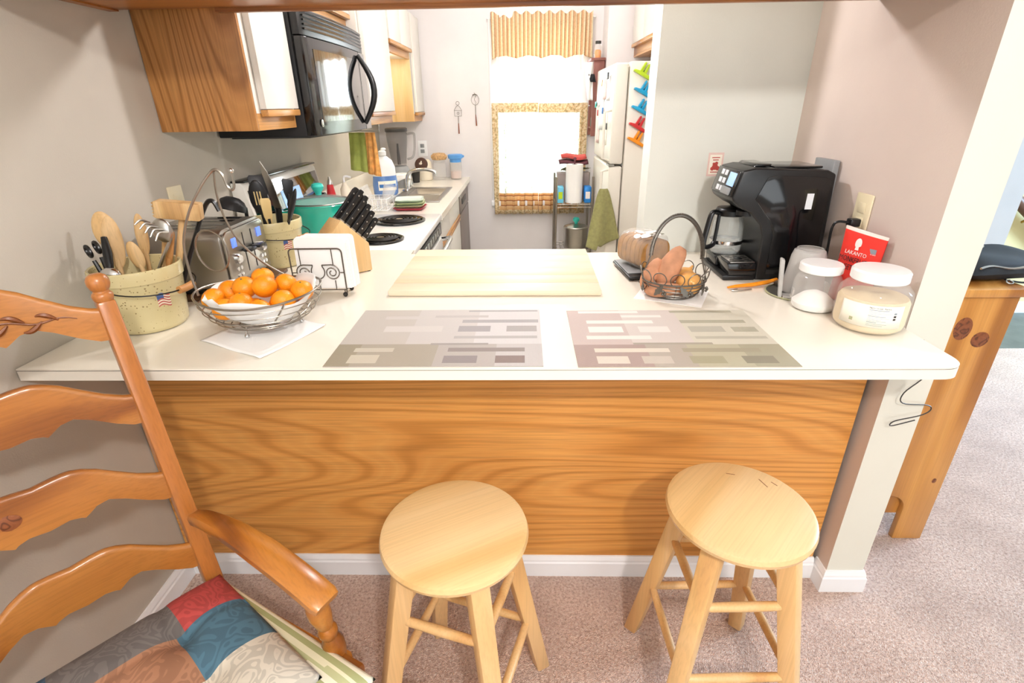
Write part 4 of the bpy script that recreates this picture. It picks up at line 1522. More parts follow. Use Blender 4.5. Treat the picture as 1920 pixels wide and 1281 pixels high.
hk1 = smoothpts([W2L(p) for p in ((-.818, 1.21, 1.01), (-.83, 1.22, 1.07), (-.828, 1.225, 1.14), (-.800, 1.23, 1.21), (-.762, 1.235, 1.265), (-.731, 1.24, 1.300), (-.715, 1.24, 1.308), (-.702, 1.24, 1.295), (-.697, 1.24, 1.272), (-.688, 1.24, 1.262), (-.680, 1.24, 1.272), (-.679, 1.24, 1.302))])
hk = MB().tube(hk1, .0030, 8).build('banana_hook', 'wire_silver', fb)
MB().sph(W2L((-.679, 1.24, 1.305)), .0058, 12, 8).build('hook_ball', 'chrome', hk)
hk2 = smoothpts([W2L(p) for p in ((-.722, 1.243, 1.304), (-.738, 1.26, 1.25), (-.744, 1.28, 1.19), (-.735, 1.30, 1.13), (-.700, 1.32, 1.07), (-.655, 1.345, 1.022))])
MB().tube(hk2, .0026, 8).build('banana_hook', 'wire_silver', fb)
lp = [W2L((-.776 + .046 * math.cos(2 * PI * k / 28), 1.245 - .01 * math.cos(2 * PI * k / 28), 1.115 + .052 * math.sin(2 * PI * k / 28))) for k in range(28)]
MB().tube(lp, .0024, 8, closed=True).build('wire_loop', 'wire_silver', fb)
# paper liner
lm = MB()


def liner(u, v):
    a = 2 * PI * u
    k = .25 + .68 * v
    wob = 1 + .05 * math.sin(5 * a + 1)
    z = .0195 + .075 * v ** 2.0 + .012 * v * math.sin(3 * a + .6) + (.016 * v if math.sin(2 * a + .5) > .6 else 0)
    return (rx * k * .97 * math.cos(a) * (wob if v > .5 else 1) * .97, ry * k * .97 * math.sin(a), z + .003)


lo_ = lm.grid(60, 10, liner, wrap=True).build('paper_liner', 'paper', solid=.0006, loc=tuple(BC), rz=R(12))
tag(lo_, 'crumpled white paper lining inside the orange basket', 'paper liner')
OR = ((-.785, 1.212, 1.000), (-.772, 1.272, 1.0), (-.722, 1.255, 1.016), (-.690, 1.295, 1.030), (-.702, 1.190, .996), (-.664, 1.245, 1.022), (-.628, 1.290, 1.014), (-.745, 1.186, .982), (-.612, 1.222, .990), (-.575, 1.258, 1.006), (-.655, 1.185, .978), (-.690, 1.232, .966), (-.640, 1.255, .966), (-.748, 1.234, .970))
for i, (x, y, z) in enumerate(OR):
    og = thing('mandarin', 'small bright orange mandarin heaped in the wire fruit basket', 'orange', (x, y, z), random.uniform(0, 6), 'mandarins in the wire basket')
    r = .0285 + .001 * (i % 3)
    Mt = Matrix.Rotation(random.uniform(-1.2, 1.2), 4, 'X')
    MB().lathe([(0, -.9 * r), (.22 * r, -.88 * r)] + [(r * math.sin(PI * k / 12), -r * .9 * math.cos(PI * k / 12)) for k in range(2, 11)] + [(.2 * r, .87 * r), (0, .84 * r)], 24, M=Mt).build('peel', 'orange_peel', og, smooth=60)
    MB().lathe([(.0028, 0), (.002, .0016), (0, .0018)], 8, (0, 0, .84 * r), M=Mt).build('stem', 'foliage', og)

# ------------------------------------------------------------------ napkin holder
nh = thing('napkin_holder', 'wire napkin holder with scrollwork and black ball feet', 'napkin holder', (-.612, 1.497, CT), R(0))
for yy, nm in ((-.030, 'front_frame'), (.030, 'back_frame')):
    tilt = -.0 if yy < 0 else 0
    p = [(-.078, yy, .012), (-.078, yy, .135)] + [(-.078 + .012 * (1 - math.cos(PI / 2 * k / 4)), yy, .135 + .012 * math.sin(PI / 2 * k / 4)) for k in range(1, 5)] + [(.066 + .012 * math.sin(PI / 2 * k / 4), yy, .135 + .012 * math.cos(PI / 2 * k / 4)) for k in range(0, 5)] + [(.078, yy, .012)]
    fr_ = MB().tube(p, .0021, 8).build(nm, 'wire_dark', nh)
    mb = MB()
    mb.tube([(-.078, yy, .022), (.078, yy, .022)], .0018, 6)
    for sg in (-1, 1):
        mb.tube([(sg * .048, yy, .147), (sg * .048, yy, .098)], .0015, 6)
        sp = [(sg * .014, yy, .098), (sg * .040, yy, .099)]
        for k in range(34):
            a = PI / 2 - 2 * PI * k / 17 * 1.0
            rr = .024 - .019 * k / 34
            sp.append((sg * (.042 - .0 + rr * math.cos(a)), yy, .075 + rr * math.sin(a)))
        mb.tube(sp, .0016, 6)
        mb.tube([(sg * .048, yy, .051), (sg * .048, yy, .022)], .0015, 6)
        mb.tube([(sg * .066, yy, .075), (sg * .078, yy, .075)], .0015, 6)
    u = [(-.014, yy, .098)] + [(.020 * math.cos(R(140 + 260 * k / 16)), yy, .078 + .022 * math.sin(R(140 + 260 * k / 16))) for k in range(17)] + [(.014, yy, .098)]
    mb.tube(u, .0016, 6)
    mb.tube([(0, yy, .056), (0, yy, .022)], .0015, 6)
    mb.build('scrollwork', 'wire_dark', fr_)
for sg in (-1, 1):
    MB().tube([(sg * .078, -.030, .022), (sg * .078, .030, .022)], .0018, 6).build('cross_bar', 'wire_dark', nh)
    for yy in (-.030, .030):
        f_ = MB().tube([(sg * .072, yy, .022), (sg * .072, yy, .012)], .0016, 6).build('foot', 'wire_dark', nh)
        MB().sph((sg * .072, yy, .0072), .0072, 14, 10).build('foot_ball', 'rubber', f_)
mb = MB()
random.seed(3)
for k in range(16):
    y0 = -.024 + k * .003
    dx = .012 + random.uniform(-.004, .004) + k * .0006
    dz = random.uniform(-.002, .003)
    pl = rounded_poly([(-.075 + dx, .0252, 0), (.082 + dx, .0252, 0), (.080 + dx, .176 + dz, 1), (-.070 + dx, .178 + dz, 1)], .014, 4)
    mb.prism(pl, lambda u, v, w: (u, w, v), y0, y0 + .0022)
npk = mb.build('paper_napkins', 'paper', loc=(-.612, 1.497, CT), smooth=0)
tag(npk, 'stack of white paper napkins in the wire holder', 'napkins')
npk['kind'] = 'stuff'

# ------------------------------------------------------------------ knife block
gph = R(43)
gx, gy = math.cos(gph), math.sin(gph)
kb = thing('knife_block', 'light wooden knife block beside the napkins', 'knife block', (-.530, 1.735, CT), gph)
kp = [(0, .003), (0, .098), (-.088, .188), (-.205, .072), (-.140, .003)]
MB().prism(kp, lambda u, v, w: (u, w, v), 0, .088).build('block', 'block_maple', kb, bevel=.003)
for (u, v) in ((-.01, .01), (-.01, .078), (-.13, .01), (-.13, .078)):
    MB().lathe([(.006, 0), (.006, .004), (0, .004)], 10, (u, v, -.0008)).build('foot', 'rubber', kb)
hx = Vector((.707, 0, .707))
lx = Vector((.707, 0, -.707)) * 1.0
proto = None
for i, (s_, wv, ln) in enumerate(((.011, .022, .125), (.011, .064, .13), (.0355, .022, .12), (.0355, .064, .125), (.060, .022, .105), (.060, .064, .115), (.0845, .022, .095), (.0845, .064, .10), (.109, .022, .085), (.109, .064, .085))):
    pos = Vector((-.088, 0, .188)) + lx * s_ + Vector((0, wv, 0)) + hx * .0015
    wpos = Vector((-.530, 1.735, CT)) + Matrix.Rotation(gph, 3, 'Z') @ pos
    kf = thing('kitchen_knife', 'black riveted knife handle standing in the wooden block', 'knife', tuple(wpos), gph, 'knives in the wooden block')
    Mh = frame((0, 0, 0), Vector((.707, 0, -.707)), (0, 1, 0), hx)
    pr_ = [(-.009, .004), (.009, .004), (.0085, ln * .5), (.0105, ln * .85), (.008, ln), (-.006, ln), (-.0095, ln * .9), (-.008, ln * .5)]
    hnd = MB().prism(pr_, lambda u, v, w: (u, w, v), -.0065, .0065, M=Mh).build('handle', 'black_plastic', kf, bevel=.003)
    MB().box(-.009, .009, -.0068, .0068, 0, .0045, M=Mh).build('bolster', 'steel', kf)
    MB().prism([(u * 1.04, v) for u, v in pr_[1:4]] + [(.0088, ln * .95)], lambda u, v, w: (u, w, v), -.0012, .0012, M=Mh).build('tang', 'steel', kf)
    for z in (.25, .55, .82):
        for sg in (-1, 1):
            MB().lathe([(.0026, 0), (.002, .0006), (0, .0007)], 8, M=Mh @ frame((0, sg * .0065, ln * z), (1, 0, 0), (0, 0, sg), (0, sg, 0))).build('rivet', 'steel', hnd)

# ------------------------------------------------------------------ cutting board and placemats
bd = thing('cutting_board', 'large pale maple cutting board in the middle of the counter', 'cutting board', (-.088, 1.700, CT), R(-.6))
ed = [-.242, -.165, -.09, -.012, .07, .15, .242]
for a, b in zip(ed, ed[1:]):
    bx(-.319, .319, a, b - .0003, .001, .019).build('strip', 'board_maple', bd, bevel=.0035 if a in (-.242,) else .0012)


def mat_obj(name, label, loc, rz, w, d, base_fn):
    nx, ny = 96, 66
    m_ = MB().grid(nx, ny, lambda u, v: (u * w, v * d, .0018)).grid(2, 2, lambda u, v: (u * w, v * d, .0002))
    per_ = [(0, 0), (1, 0), (1, 1), (0, 1)]
    for (a, b) in zip(per_, per_[1:] + per_[:1]):
        m_.add([(a[0] * w, a[1] * d, .0002), (b[0] * w, b[1] * d, .0002), (b[0] * w, b[1] * d, .0018), (a[0] * w, a[1] * d, .0018)], [(0, 1, 2, 3)])
    o = m_.build(name, 'placemat_weave', loc=loc, rz=rz, smooth=0)
    colour_faces(o, lambda c: base_fn(c.x / w, c.y / d))
    return tag(o, label, 'placemat', 'woven placemats on the counter')


def matA(u, v):
    for (a, b, c, d, k) in ((.60, .99, .95, .99, 'a9a5a4'), (.42, .72, .83, .88, 'bdb7b3'), (.58, .99, .73, .79, 'a8a3a3'), (.57, .74, .56, .66, 'a39d9d'), (.82, .98, .56, .66, 'aaa39f'), (.56, .98, .43, .48, 'b3adaa'),
                            (.10, .28, .21, .28, 'c6bfae'), (.09, .23, .05, .17, 'c9c1ae'), (.55, .92, .21, .28, '91857f'), (.54, .69, .04, .16, '8f8583'), (.78, .92, .04, .16, '86736c'), (.45, .74, .33, .36, 'a09892'), (.15, .40, .80, .86, 'cbc5bf'), (.18, .48, .55, .66, 'd2ccc6')):
        if a <= u <= b and c <= v <= d:
            return k
    if v < .345:
        if u < .12:
            return '9b917b'
        return 'a99f8e' if u < .5 else ('b5aca5' if u < .78 else 'c4bdba')
    return 'c2bbb2' if u < .33 else ('cac4bf' if u < .66 else 'd3cfcd')


def matB(u, v):
    for (a, b, c, d, k) in ((.06, .40, .94, .99, 'f0e8e0'), (.30, .52, .84, .89, 'ece2da'), (.09, .45, .73, .79, 'efe6dd'), (.09, .27, .55, .66, 'f0e8df'), (.36, .52, .55, .66, 'e6dcd4'), (.07, .40, .43, .49, 'ece2d9'),
                            (.58, .93, .94, .985, 'b3ad98'), (.60, .95, .73, .78, 'b0ab96'), (.62, .80, .55, .66, 'b8b3a3'), (.84, .97, .55, .65, 'b3ae9a'), (.62, .98, .43, .47, 'bab4a2'),
                            (.09, .45, .22, .28, 'd9cfbf'), (.09, .24, .04, .16, 'd8ccbd'), (.31, .44, .04, .16, 'c6baac'), (.52, .88, .21, .28, 'a49b83'), (.53, .68, .04, .16, 'a59d80'), (.77, .92, .04, .15, '8d8673'), (.29, .68, .34, .37, 'a89f90')):
        if a <= u <= b and c <= v <= d:
            return k
    if v < .345:
        return 'ab948b' if u < .35 else ('b2a698' if u < .55 else ('b7b096' if u < .8 else 'a8a189'))
    return 'c9b7b0' if u < .3 else ('d3c8c0' if u < .6 else 'd2ccba')


mat_obj('placemat', 'grey woven placemat with brownish blocks, beside the orange basket', (-.445, 1.001, CT), R(0), .486, .343, matA)
mat_obj('placemat', 'pinkish and olive woven placemat with pale blocks, in front of the onion basket', (.116, .996, CT), R(0), .479, .337, matB)

# ------------------------------------------------------------------ bread on the scale, onion basket
scl = thing('kitchen_scale', 'flat black kitchen scale under the bread bag', 'scale', (.408, 1.70, CT), R(6))
bx(-.085, .085, -.10, .10, .004, .016).build('body', 'black_plastic', scl, bevel=.005)
bx(-.08, .08, -.07, .095, .0163, .019).build('glass_plate', 'grey_plastic', scl, bevel=.001)
for a in (-.07, .07):
    for b in (-.085, .085):
        MB().lathe([(.008, 0), (.008, .0038), (0, .0038)], 12, (a, b, 0)).build('foot', 'rubber', scl)
bb = thing('bread_bag', 'clear plastic bag of sliced brown bread with white leaf print', 'bread', (.398, 1.712, CT + .0195), R(25))
bb.scale = (.93, .93, .9)


def loaf(u, v, k=1.0, wrinkle=0.0):
    a = 2 * PI * u
    sy = 2 * v - 1
    e = (1 - abs(sy) ** 6) ** .5 if abs(sy) < 1 else 0
    ca, sa = math.cos(a), math.sin(a)
    sup = lambda q: math.copysign(abs(q) ** .55, q)
    rx_, rz_ = .062 * k, .060 * k
    w_ = 1 + wrinkle * (math.sin(9 * a + 7 * v) * .5 + math.sin(17 * a - 11 * v) * .3 + math.sin(31 * v + 4 * a) * .3)
    return (rx_ * sup(ca) * e * w_, .085 * k * sy, .0625 * k + rz_ * sup(sa) * e * w_ * (1.0 if sa < 0 else 1.05))


for k in range(6):
    y0 = -.078 + k * .026
    pl = [(.057 * math.copysign(abs(math.cos(2 * PI * q / 24)) ** .6, math.cos(2 * PI * q / 24)), .0585 + .053 * math.copysign(abs(math.sin(2 * PI * q / 24)) ** .6, math.sin(2 * PI * q / 24))) for q in range(24)]
    MB().prism(pl, lambda u, v, w: (u, w, v), y0, y0 + .0245).build('bread_slice', 'bread', bb, bevel=.004)
MB().grid(48, 30, lambda u, v: loaf(u, v, 1.04, .035), wrap=True).build('plastic_bag', 'film', bb, smooth=80)
for (x, y, a, s_) in ((-.03, -.05, 20, 1), (.005, -.06, 70, .9), (.02, -.02, 140, 1.1), (-.02, .0, 100, .8), (-.045, -.02, 40, .7), (.035, .03, 30, .9)):
    zz = .0625 + .065 * (1 - (abs(x) / .07) ** 3.0) ** .5 + .001
    pl = [(.027 * s_ * math.cos(2 * PI * q / 14) * (1.0 if q % 2 else .8), .017 * s_ * math.sin(2 * PI * q / 14)) for q in range(14)]
    MB().prism(pl, lambda u, v, w: (u, v, w), 0, .0006, M=Matrix.Translation((x, y, zz)) @ Matrix.Rotation(R(a), 4, 'Z') @ Matrix.Rotation(x * 6, 4, 'Y')).build('leaf_print', 'print_white', bb)
for (x, y) in ((-.01, -.055), (.015, -.04), (.03, -.06)):
    zz = .0625 + .066 * (1 - (abs(x) / .07) ** 3.0) ** .5 + .0015
    bx(x - .007, x + .007, y - .004, y + .004, zz, zz + .0006).build('leaf_print', 'foliage', bb)

BO = Vector((.437, 1.462, CT))
ob = thing('wire_basket', 'dark wire basket with looped rim and arched spring handle', 'basket', tuple(BO), R(-8))
bx_, by_ = .090, .076


def ov(k, z, n=40):
    return [(bx_ * k * math.cos(2 * PI * i / n), by_ * k * math.sin(2 * PI * i / n), z) for i in range(n)]


for k, z in ((.62, .003), (.74, .008), (.84, .018), (.91, .030), (.96, .042)):
    MB().tube(ov(k, z), .0018, 6, closed=True).build('ring', 'pewter', ob)
MB().tube(ov(1.0, .052), .0026, 8, closed=True).build('rim', 'pewter', ob)
for i in range(12):
    a = 2 * PI * i / 12
    q = [(bx_ * k * math.cos(a), by_ * k * math.sin(a), z) for k, z in ((.3, .003), (.62, .004), (.74, .009), (.84, .019), (.91, .031), (.96, .043), (1.0, .053))]
    MB().tube(q, .0014, 6).build('stave', 'pewter', ob)
    rr_ = .019
    cx_, cy_ = bx_ * 1.03 * math.cos(a), by_ * 1.03 * math.sin(a)
    tx = Vector((-math.sin(a) * bx_, math.cos(a) * by_, 0)).normalized()
    out_ = Vector((math.cos(a), math.sin(a), 0))
    MB().tube(arc((cx_, cy_, .068), rr_, 0, 2 * PI, 22, tx, Vector((0, 0, 1)) + out_ * .25)[:-1], .0015, 6, closed=True).build('rim_loop', 'pewter', ob)
for i in range(8):
    a = 2 * PI * i / 8 + .25
    c = Vector((bx_ * .97 * math.cos(a), by_ * .97 * math.sin(a), .034))
    out_ = Vector((math.cos(a), math.sin(a), .15)).normalized()
    tx = Vector((-math.sin(a), math.cos(a), 0))
    up_ = out_.cross(tx)
    tw = Matrix.Rotation(R(35 if i % 2 else -40), 4, 'Z')
    Ml = frame(c + out_ * .0045, tx, -up_, out_) @ tw
    pl = [(.009 * math.sin(PI * q / 8) * (1.15 if q % 2 else .8), -.02 + .04 * q / 8) for q in range(9)] + [(-.009 * math.sin(PI * q / 8) * (1.15 if q % 2 else .8), -.02 + .04 * q / 8) for q in range(7, 0, -1)]
    MB().prism(pl, xyz, -.0006, .0006, M=Ml).build('metal_leaf', 'pewter', ob, smooth=0)
    MB().sph(c + out_ * .008 + tx * .015, .0045, 8, 6).sph(c + out_ * .008 + tx * .021 + Vector((0, 0, -.005)), .0042, 8, 6).sph(c + out_ * .008 + tx * .014 + Vector((0, 0, -.008)), .004, 8, 6).build('metal_berry', 'pewter', ob)
hw_, hz_ = .070, .174
hp = []
for k in range(41):
    a = PI * k / 40
    hp.append(Vector((-hw_ * math.cos(a), .01 * math.cos(a), .115 + (hz_ + .06 - .115) * math.sin(a))))
hd_ = MB().tube([Vector((-bx_ * 1.0, .012, .05))] + hp + [Vector((bx_ * 1.0, -.012, .05))], .0022, 6).build('handle', 'pewter', ob)
sp, N = [], 900
for k in range(N + 1):
    t_ = k / N * 40
    i = min(int(t_), 39)
    c = hp[i].lerp(hp[i + 1], t_ - i)
    d = (hp[i + 1] - hp[i]).normalized()
    n1 = Vector((0, 1, 0))
    n1 = (n1 - d * n1.dot(d)).normalized()
    n2 = d.cross(n1)
    a = 2 * PI * k / 9
    sp.append(c + (n1 * math.cos(a) + n2 * math.sin(a)) * .0054)
MB().tube(sp, .0013, 4).build('spring_wrap', 'pewter', hd_)
ln_ = MB().grid(24, 8, lambda u, v: (bx_ * (.05 + .62 * v) * math.cos(2 * PI * u), by_ * (.05 + .62 * v) * math.sin(2 * PI * u), .0055 + .004 * v ** 3), wrap=True).build('paper_napkin', 'paper', solid=.0006, loc=tuple(BO), rz=R(-8))
tag(ln_, 'white paper square in the bottom of the onion basket', 'napkin')
tag(bx(-.095, .095, -.075, .075, .0003, .0013).build('paper_napkin', 'paper', loc=tuple(BO), rz=R(-25)), 'white paper napkin spread under the wire onion basket', 'napkin')


def potato(label, loc, rz, L, rr, tilt, bend):
    o = thing('sweet_potato', label, 'sweet potato', loc, rz, 'sweet potatoes in the wire basket')
    pts, rad = [], []
    for k in range(15):
        t_ = k / 14
        pts.append(Vector((L * (t_ - .5), bend * math.sin(PI * t_), 0)))
        rad.append(max(.0025, rr * (math.sin(PI * (t_ * .94 + .03)) ** .46) * (1 + .06 * math.sin(7 * t_))))
    MB().tube(pts, rad, 18, M=Matrix.Rotation(R(tilt), 4, 'Y')).build('skin', 'sweet_potato', o, smooth=70)
    return o


potato('pinkish sweet potato standing highest in the wire basket', (.432, 1.475, .993), R(20), .130, .034, -62, .010)
potato('sweet potato leaning against the left rim of the wire basket', (.376, 1.478, .975), R(35), .100, .023, -54, .004)
potato('sweet potato lying under the two others', (.400, 1.432, .944), R(-25), .100, .021, -12, -.008)


def onion(label, loc, rz, r, tilt):
    o = thing('onion', label, 'onion', loc, rz, 'yellow onions in the wire basket')
    Mt = Matrix.Rotation(R(tilt), 4, 'X')
    pf_ = [(0, -.86 * r), (.2 * r, -.86 * r)] + [(r * math.sin(PI * k / 12) ** .9, -r * .86 * math.cos(PI * k / 12)) for k in range(2, 11)] + [(.22 * r, .92 * r), (.12 * r, 1.1 * r), (.1 * r, 1.3 * r), (0, 1.32 * r)]
    MB().lathe(pf_, 24, M=Mt).build('skin', 'onion', o, smooth=70)
    MB().lathe([(.14 * r, -.86 * r), (.1 * r, -.92 * r), (0, -.93 * r)], 10, M=Mt).build('root', 'wicker', o)
    return o


onion('largest yellow onion, at the right end of the wire basket', (.476, 1.442, .956), 0, .036, 70)
onion('yellow onion half hidden behind the sweet potato', (.482, 1.502, .960), 2.0, .030, 40)

# ================================================================== things on the counter, right
cm_ = thing('coffee_maker', 'black two-way coffee maker with blue display, facing the fridge side', 'coffee maker', (.63, 1.60, CT), 0)
W = .190
sil = [(.105, 0), (.105, .140), (.092, .174), (.056, .212), (.036, .220), (.000, .244), (-.006, .256), (.014, .334), (.050, .342), (.262, .334), (.288, .322), (.300, 0)]
bo = MB().prism(sil, lambda u, v, w: (u, w, v), 0, W).build('body', 'black_plastic', cm_, bevel=.006, seg=3)
ins = [(.135, .02), (.135, .145), (.118, .188), (.076, .236), (.064, .252), (.090, .315), (.115, .321), (.262, .314), (.276, .302), (.284, .02)]
MB().prism(ins, lambda u, v, w: (u, w, v), -.0022, .0002).build('side_panel', 'black_gloss', bo, bevel=.0015)
bx(.214, .234, -.0032, -.0022, .222, .268).build('sticker', 'button_white', bo)
MB().prism([(.055, .3422), (.105, .3422), (.11, .350), (.065, .3505)], lambda u, v, w: (u, w, v), .03, W - .03).build('brew_lid', 'black_gloss', bo, bevel=.004)
bx(.112, .255, .02, W - .02, .3375, .344).build('top_lid', 'black_gloss', bo, bevel=.004)
# slanted control panel on the head
po, pu = Vector((-.0062, 0, .256)), Vector((.020, 0, .078)).normalized()
pn = Vector((-.078, 0, .020)).normalized()
Mp = frame(po, (0, 1, 0), pu, pn)
cpn = MB().box(.006, W - .006, .002, .078, -.001, .004, M=Mp).build('control_panel', 'black_gloss', bo, bevel=.002)
MB().box(.020, .074, .030, .070, .004, .0055, M=Mp).build('display', 'screen_lcd', cpn, bevel=.0008)
MB().box(.020, .085, .004, .026, .004, .012, M=Mp).build('start_button', 'grey_plastic', cpn, bevel=.003)
for i in range(3):
    for j in range(2):
        MB().box(.092 + j * .030, .114 + j * .030, .008 + i * .024, .024 + i * .024, .004, .0055, M=Mp).build('button', 'button_white', cpn, bevel=.002)
MB().lathe([(.030, 0), (.030, .014), (.022, .016), (0, .016)], 24, (.066, .055, .196)).build('brew_head', 'black_plastic', bo)
# base with drip tray on the near half, warming plate on the far half
bs2 = MB().prism([(.004, 0), (.104, 0), (.104, .016), (.0, .016)], lambda u, v, w: (u, w, v), -.004, W + .025).build('base', 'black_plastic', cm_, bevel=.004)
dt = MB().prism([(.02, .016), (.104, .016), (.104, .055), (.012, .055)], lambda u, v, w: (u, w, v), -.004, .098).build('drip_tray', 'black_gloss', cm_, bevel=.004)
bx(.012, .104, .104, W + .018, .0162, .052).build('warming_plate', 'black_gloss', cm_, bevel=.006)
dg = bx(.022, .100, .004, .092, .0552, .058).build('drip_grid', 'steel_brushed', dt, bevel=.001)
MB().lathe([(.014, 0), (.014, .0006), (0, .0006)], 20, (.062, .048, .0581)).build('grid_hole', 'black_gloss', dg)
for i in range(4):
    for j in range(3):
        if (i, j) != (1, 1):
            bx(.030 + j * .024, .044 + j * .024, .012 + i * .020, .016 + i * .020, .0581, .0586).build('grid_slot', 'black_gloss', dg)
cf = thing('carafe', 'glass coffee carafe with a black loop handle on the warming plate', 'carafe', (.684, 1.752, CT + .0525), 0)
MB().lathe([(0, .002), (.044, .002), (.050, .012), (.052, .05), (.048, .11), (.044, .132), (.042, .132), (.046, .109), (.0495, .05), (.048, .014), (.042, .004), (0, .004)], 36).build('glass_body', 'thin_glass', cf)
MB().lathe([(.046, .126), (.0465, .142), (.042, .150), (0, .152)], 32).build('lid', 'black_plastic', cf, bevel=.001)
MB().lathe([(.0526, .034), (.0530, .04), (.0528, .046), (.0522, .04)], 32).build('band', 'chrome', cf)
hdl = smoothpts([(-.042, -.020, .136), (-.062, -.034, .142), (-.075, -.040, .134), (-.084, -.044, .09), (-.090, -.047, .040), (-.080, -.044, .028), (-.058, -.036, .032), (-.050, -.030, .040)])
MB().tube(hdl, .0095, 10, flat=.8).build('handle', 'black_plastic', cf)
MB().tube([(-.050, -.030, .038), (-.046, -.027, .085), (-.042, -.020, .138)], .006, 8).build('handle_strap', 'black_plastic', cf)
tk = bx(.3002, .3185, .05, .16, .20, .355).build('water_tank', 'grey_plastic', cm_, bevel=.002)

# outlet, plug and cord
ot = thing('wall_outlet', 'ivory wall outlet with a black plug beside the coffee maker', 'outlet', (XR, 1.49, 1.140), 0)
bx(-.006, -.0002, -.036, .036, -.058, .058).build('plate', 'ivory_plastic', ot, bevel=.003)
for z in (-.02, .02):
    bx(-.008, -.006, -.016, .016, z - .014, z + .014).build('socket', 'ivory_plastic', ot, bevel=.002)
pg = thing('power_plug', 'black power plug and cord of the coffee maker in the outlet', 'plug', (XR - .0085, 1.485, 1.120), 0)
bx(-.028, 0, -.013, .013, -.011, .011).build('plug_body', 'black_plastic', pg, bevel=.004)
MB().tube(smoothpts([(-.026, 0, 0), (-.05, .012, .0), (-.058, .02, -.02), (-.05, .03, -.09), (-.045, .035, -.16), (-.05, .05, -.2), (-.06, .09, -.2)]), .0036, 8).build('cord', 'black_plastic', pg)

# red sweetener pouch
ps = thing('sweetener_pouch', 'red sweetener pouch with a pale torn top beside the coffee maker', 'pouch', (.885, 1.445, CT), 0)
ux = Vector((.055, -.115, 0)).normalized()
un = Vector((-.115, -.055, 0)).normalized()
uz = Vector((0.02, .0, 1)).normalized()
Mq = frame((0, 0, 0), ux, uz, un)


def pouch(u, v, sgn, w=.118, h=.205):
    x = (u - .5) * w * (1 - .05 * math.sin(PI * v)) + .5 * w
    bulge = (1 - abs(2 * u - 1) ** 2.2) * (1 - v) ** .5 * .022 * (1 if v > .02 else .9) + .0012
    return (x, v * h + .002 - .012 * u * v * v, sgn * bulge)


m_ = MB()
m_.grid(20, 24, lambda u, v: pouch(u, v, 1), mi=lambda u, v: 1 if v > .94 else 0, M=Mq)
m_.grid(20, 24, lambda u, v: pouch(u, v, -1), mi=lambda u, v: 1 if v > .94 else 0, M=Mq)
m_.build('pouch_body', ['red_pouch', 'pouch_edge'], ps, smooth=60)


def pz(u, v, e=.0008):
    p = pouch(u, v, 1)
    return Mq @ Matrix.Translation((p[0], p[1], p[2] + e))


tilt_ = Matrix.Rotation(R(-3), 4, 'Z')
text('LAKANTO', .0145, 'print_white', ps, pz(.45, .665) @ tilt_, sx=.9)
text('MONKFRUIT', .021, 'print_dark', ps, pz(.45, .565, .0025) @ tilt_, sx=.66)
text('SWEETENER', .021, 'print_dark', ps, pz(.45, .46, .003) @ tilt_, sx=.66)
MB().sph((0, 0, 0), (.009, .014, .0006), 16, 8, M=pz(.44, .825) @ tilt_).build('emblem', 'print_white', ps)
MB().prism([(-.005, 0), (.005, 0), (.003, .016), (-.003, .016)], xyz, 0, .0006, M=pz(.44, .735) @ tilt_).build('emblem', 'print_white', ps)
bq = MB().box(-.009, .009, -.006, .006, 0, .0006, M=pz(.80, .77)).build('badge', 'print_grey', ps)
text('NON GMO', .004, 'print_white', ps, pz(.80, .72), ext=.0001)

# frosted cup upside down on a round coaster
cs = thing('coaster', 'dark round coaster with a sage rim under the upturned cup', 'coaster', (.800, 1.470, CT), 0)
MB().lathe([(0, .0005), (.078, .0005), (.080, .002), (.078, .0045), (0, .0045)], 40).build('pad', 'coaster', cs)
MB().tube([(.0785 * math.cos(2 * PI * k / 40), .0785 * math.sin(2 * PI * k / 40), .0035) for k in range(40)], .0026, 6, closed=True).build('piping', 'sage_trim', cs)
cp2 = thing('plastic_cup', 'frosted plastic cup standing upside down on the coaster', 'cup', (.822, 1.475, CT + .0062), 0)
MB().lathe([(.056, 0), (.057, .003), (.046, .105), (.041, .122), (.030, .127), (0, .125), (0, .122), (.029, .124), (.039, .119), (.044, .104), (.054, .003)], 40).build('wall', 'frosted', cp2)
MB().lathe([(.034, .1272), (.035, .1285), (.033, .1285), (.032, .1272)], 30).build('foot_ring', 'frosted', cp2)
# translucent scoop standing on its side
so_ = thing('measuring_scoop', 'clear plastic measuring scoop with its handle standing up', 'scoop', (.735, 1.435, CT + .005), R(-20))
MB().prism([(0, 0), (.010, 0), (.000, .108), (-.010, .112), (-.012, .108)], lambda u, v, w: (u, w, v), -.012, .012).build('handle', 'frosted', so_, bevel=.002)
MB().prism([(.012, .0), (.040, .0), (.040, .026), (.034, .028), (.034, .006), (.012, .006)], lambda u, v, w: (u, w, v), -.016, .016).build('bowl', 'frosted', so_, bevel=.002)
# orange peeler and steel spoon
pl_ = thing('vegetable_peeler', 'orange-handled peeler lying in front of the coffee maker', 'peeler', (.70, 1.528, CT), R(14))
MB().tube([(-.085, 0, .007), (-.06, 0, .0085), (.0, 0, .0085), (.05, .0, .012), (.085, .004, .018)], [.004, .007, .0085, .009, .006], 10, flat=.7).build('handle', 'orange_plastic', pl_)
MB().tube(smoothpts([(-.06, -.012, .0035), (-.085, -.02, .0035), (-.055, -.028, .0035), (-.02, -.024, .0035)]), .0024, 6).build('blade', 'steel', pl_)
sn_ = thing('teaspoon', 'small steel spoon beside the orange peeler', 'spoon', (.786, 1.528, CT + .0005), R(20))
MB().lathe([(0, .003), (.008, .0035), (.015, .007), (.019, .013), (.018, .013), (.014, .0085), (0, .0048)], 20, sx=1.35).build('bowl', 'steel', sn_)
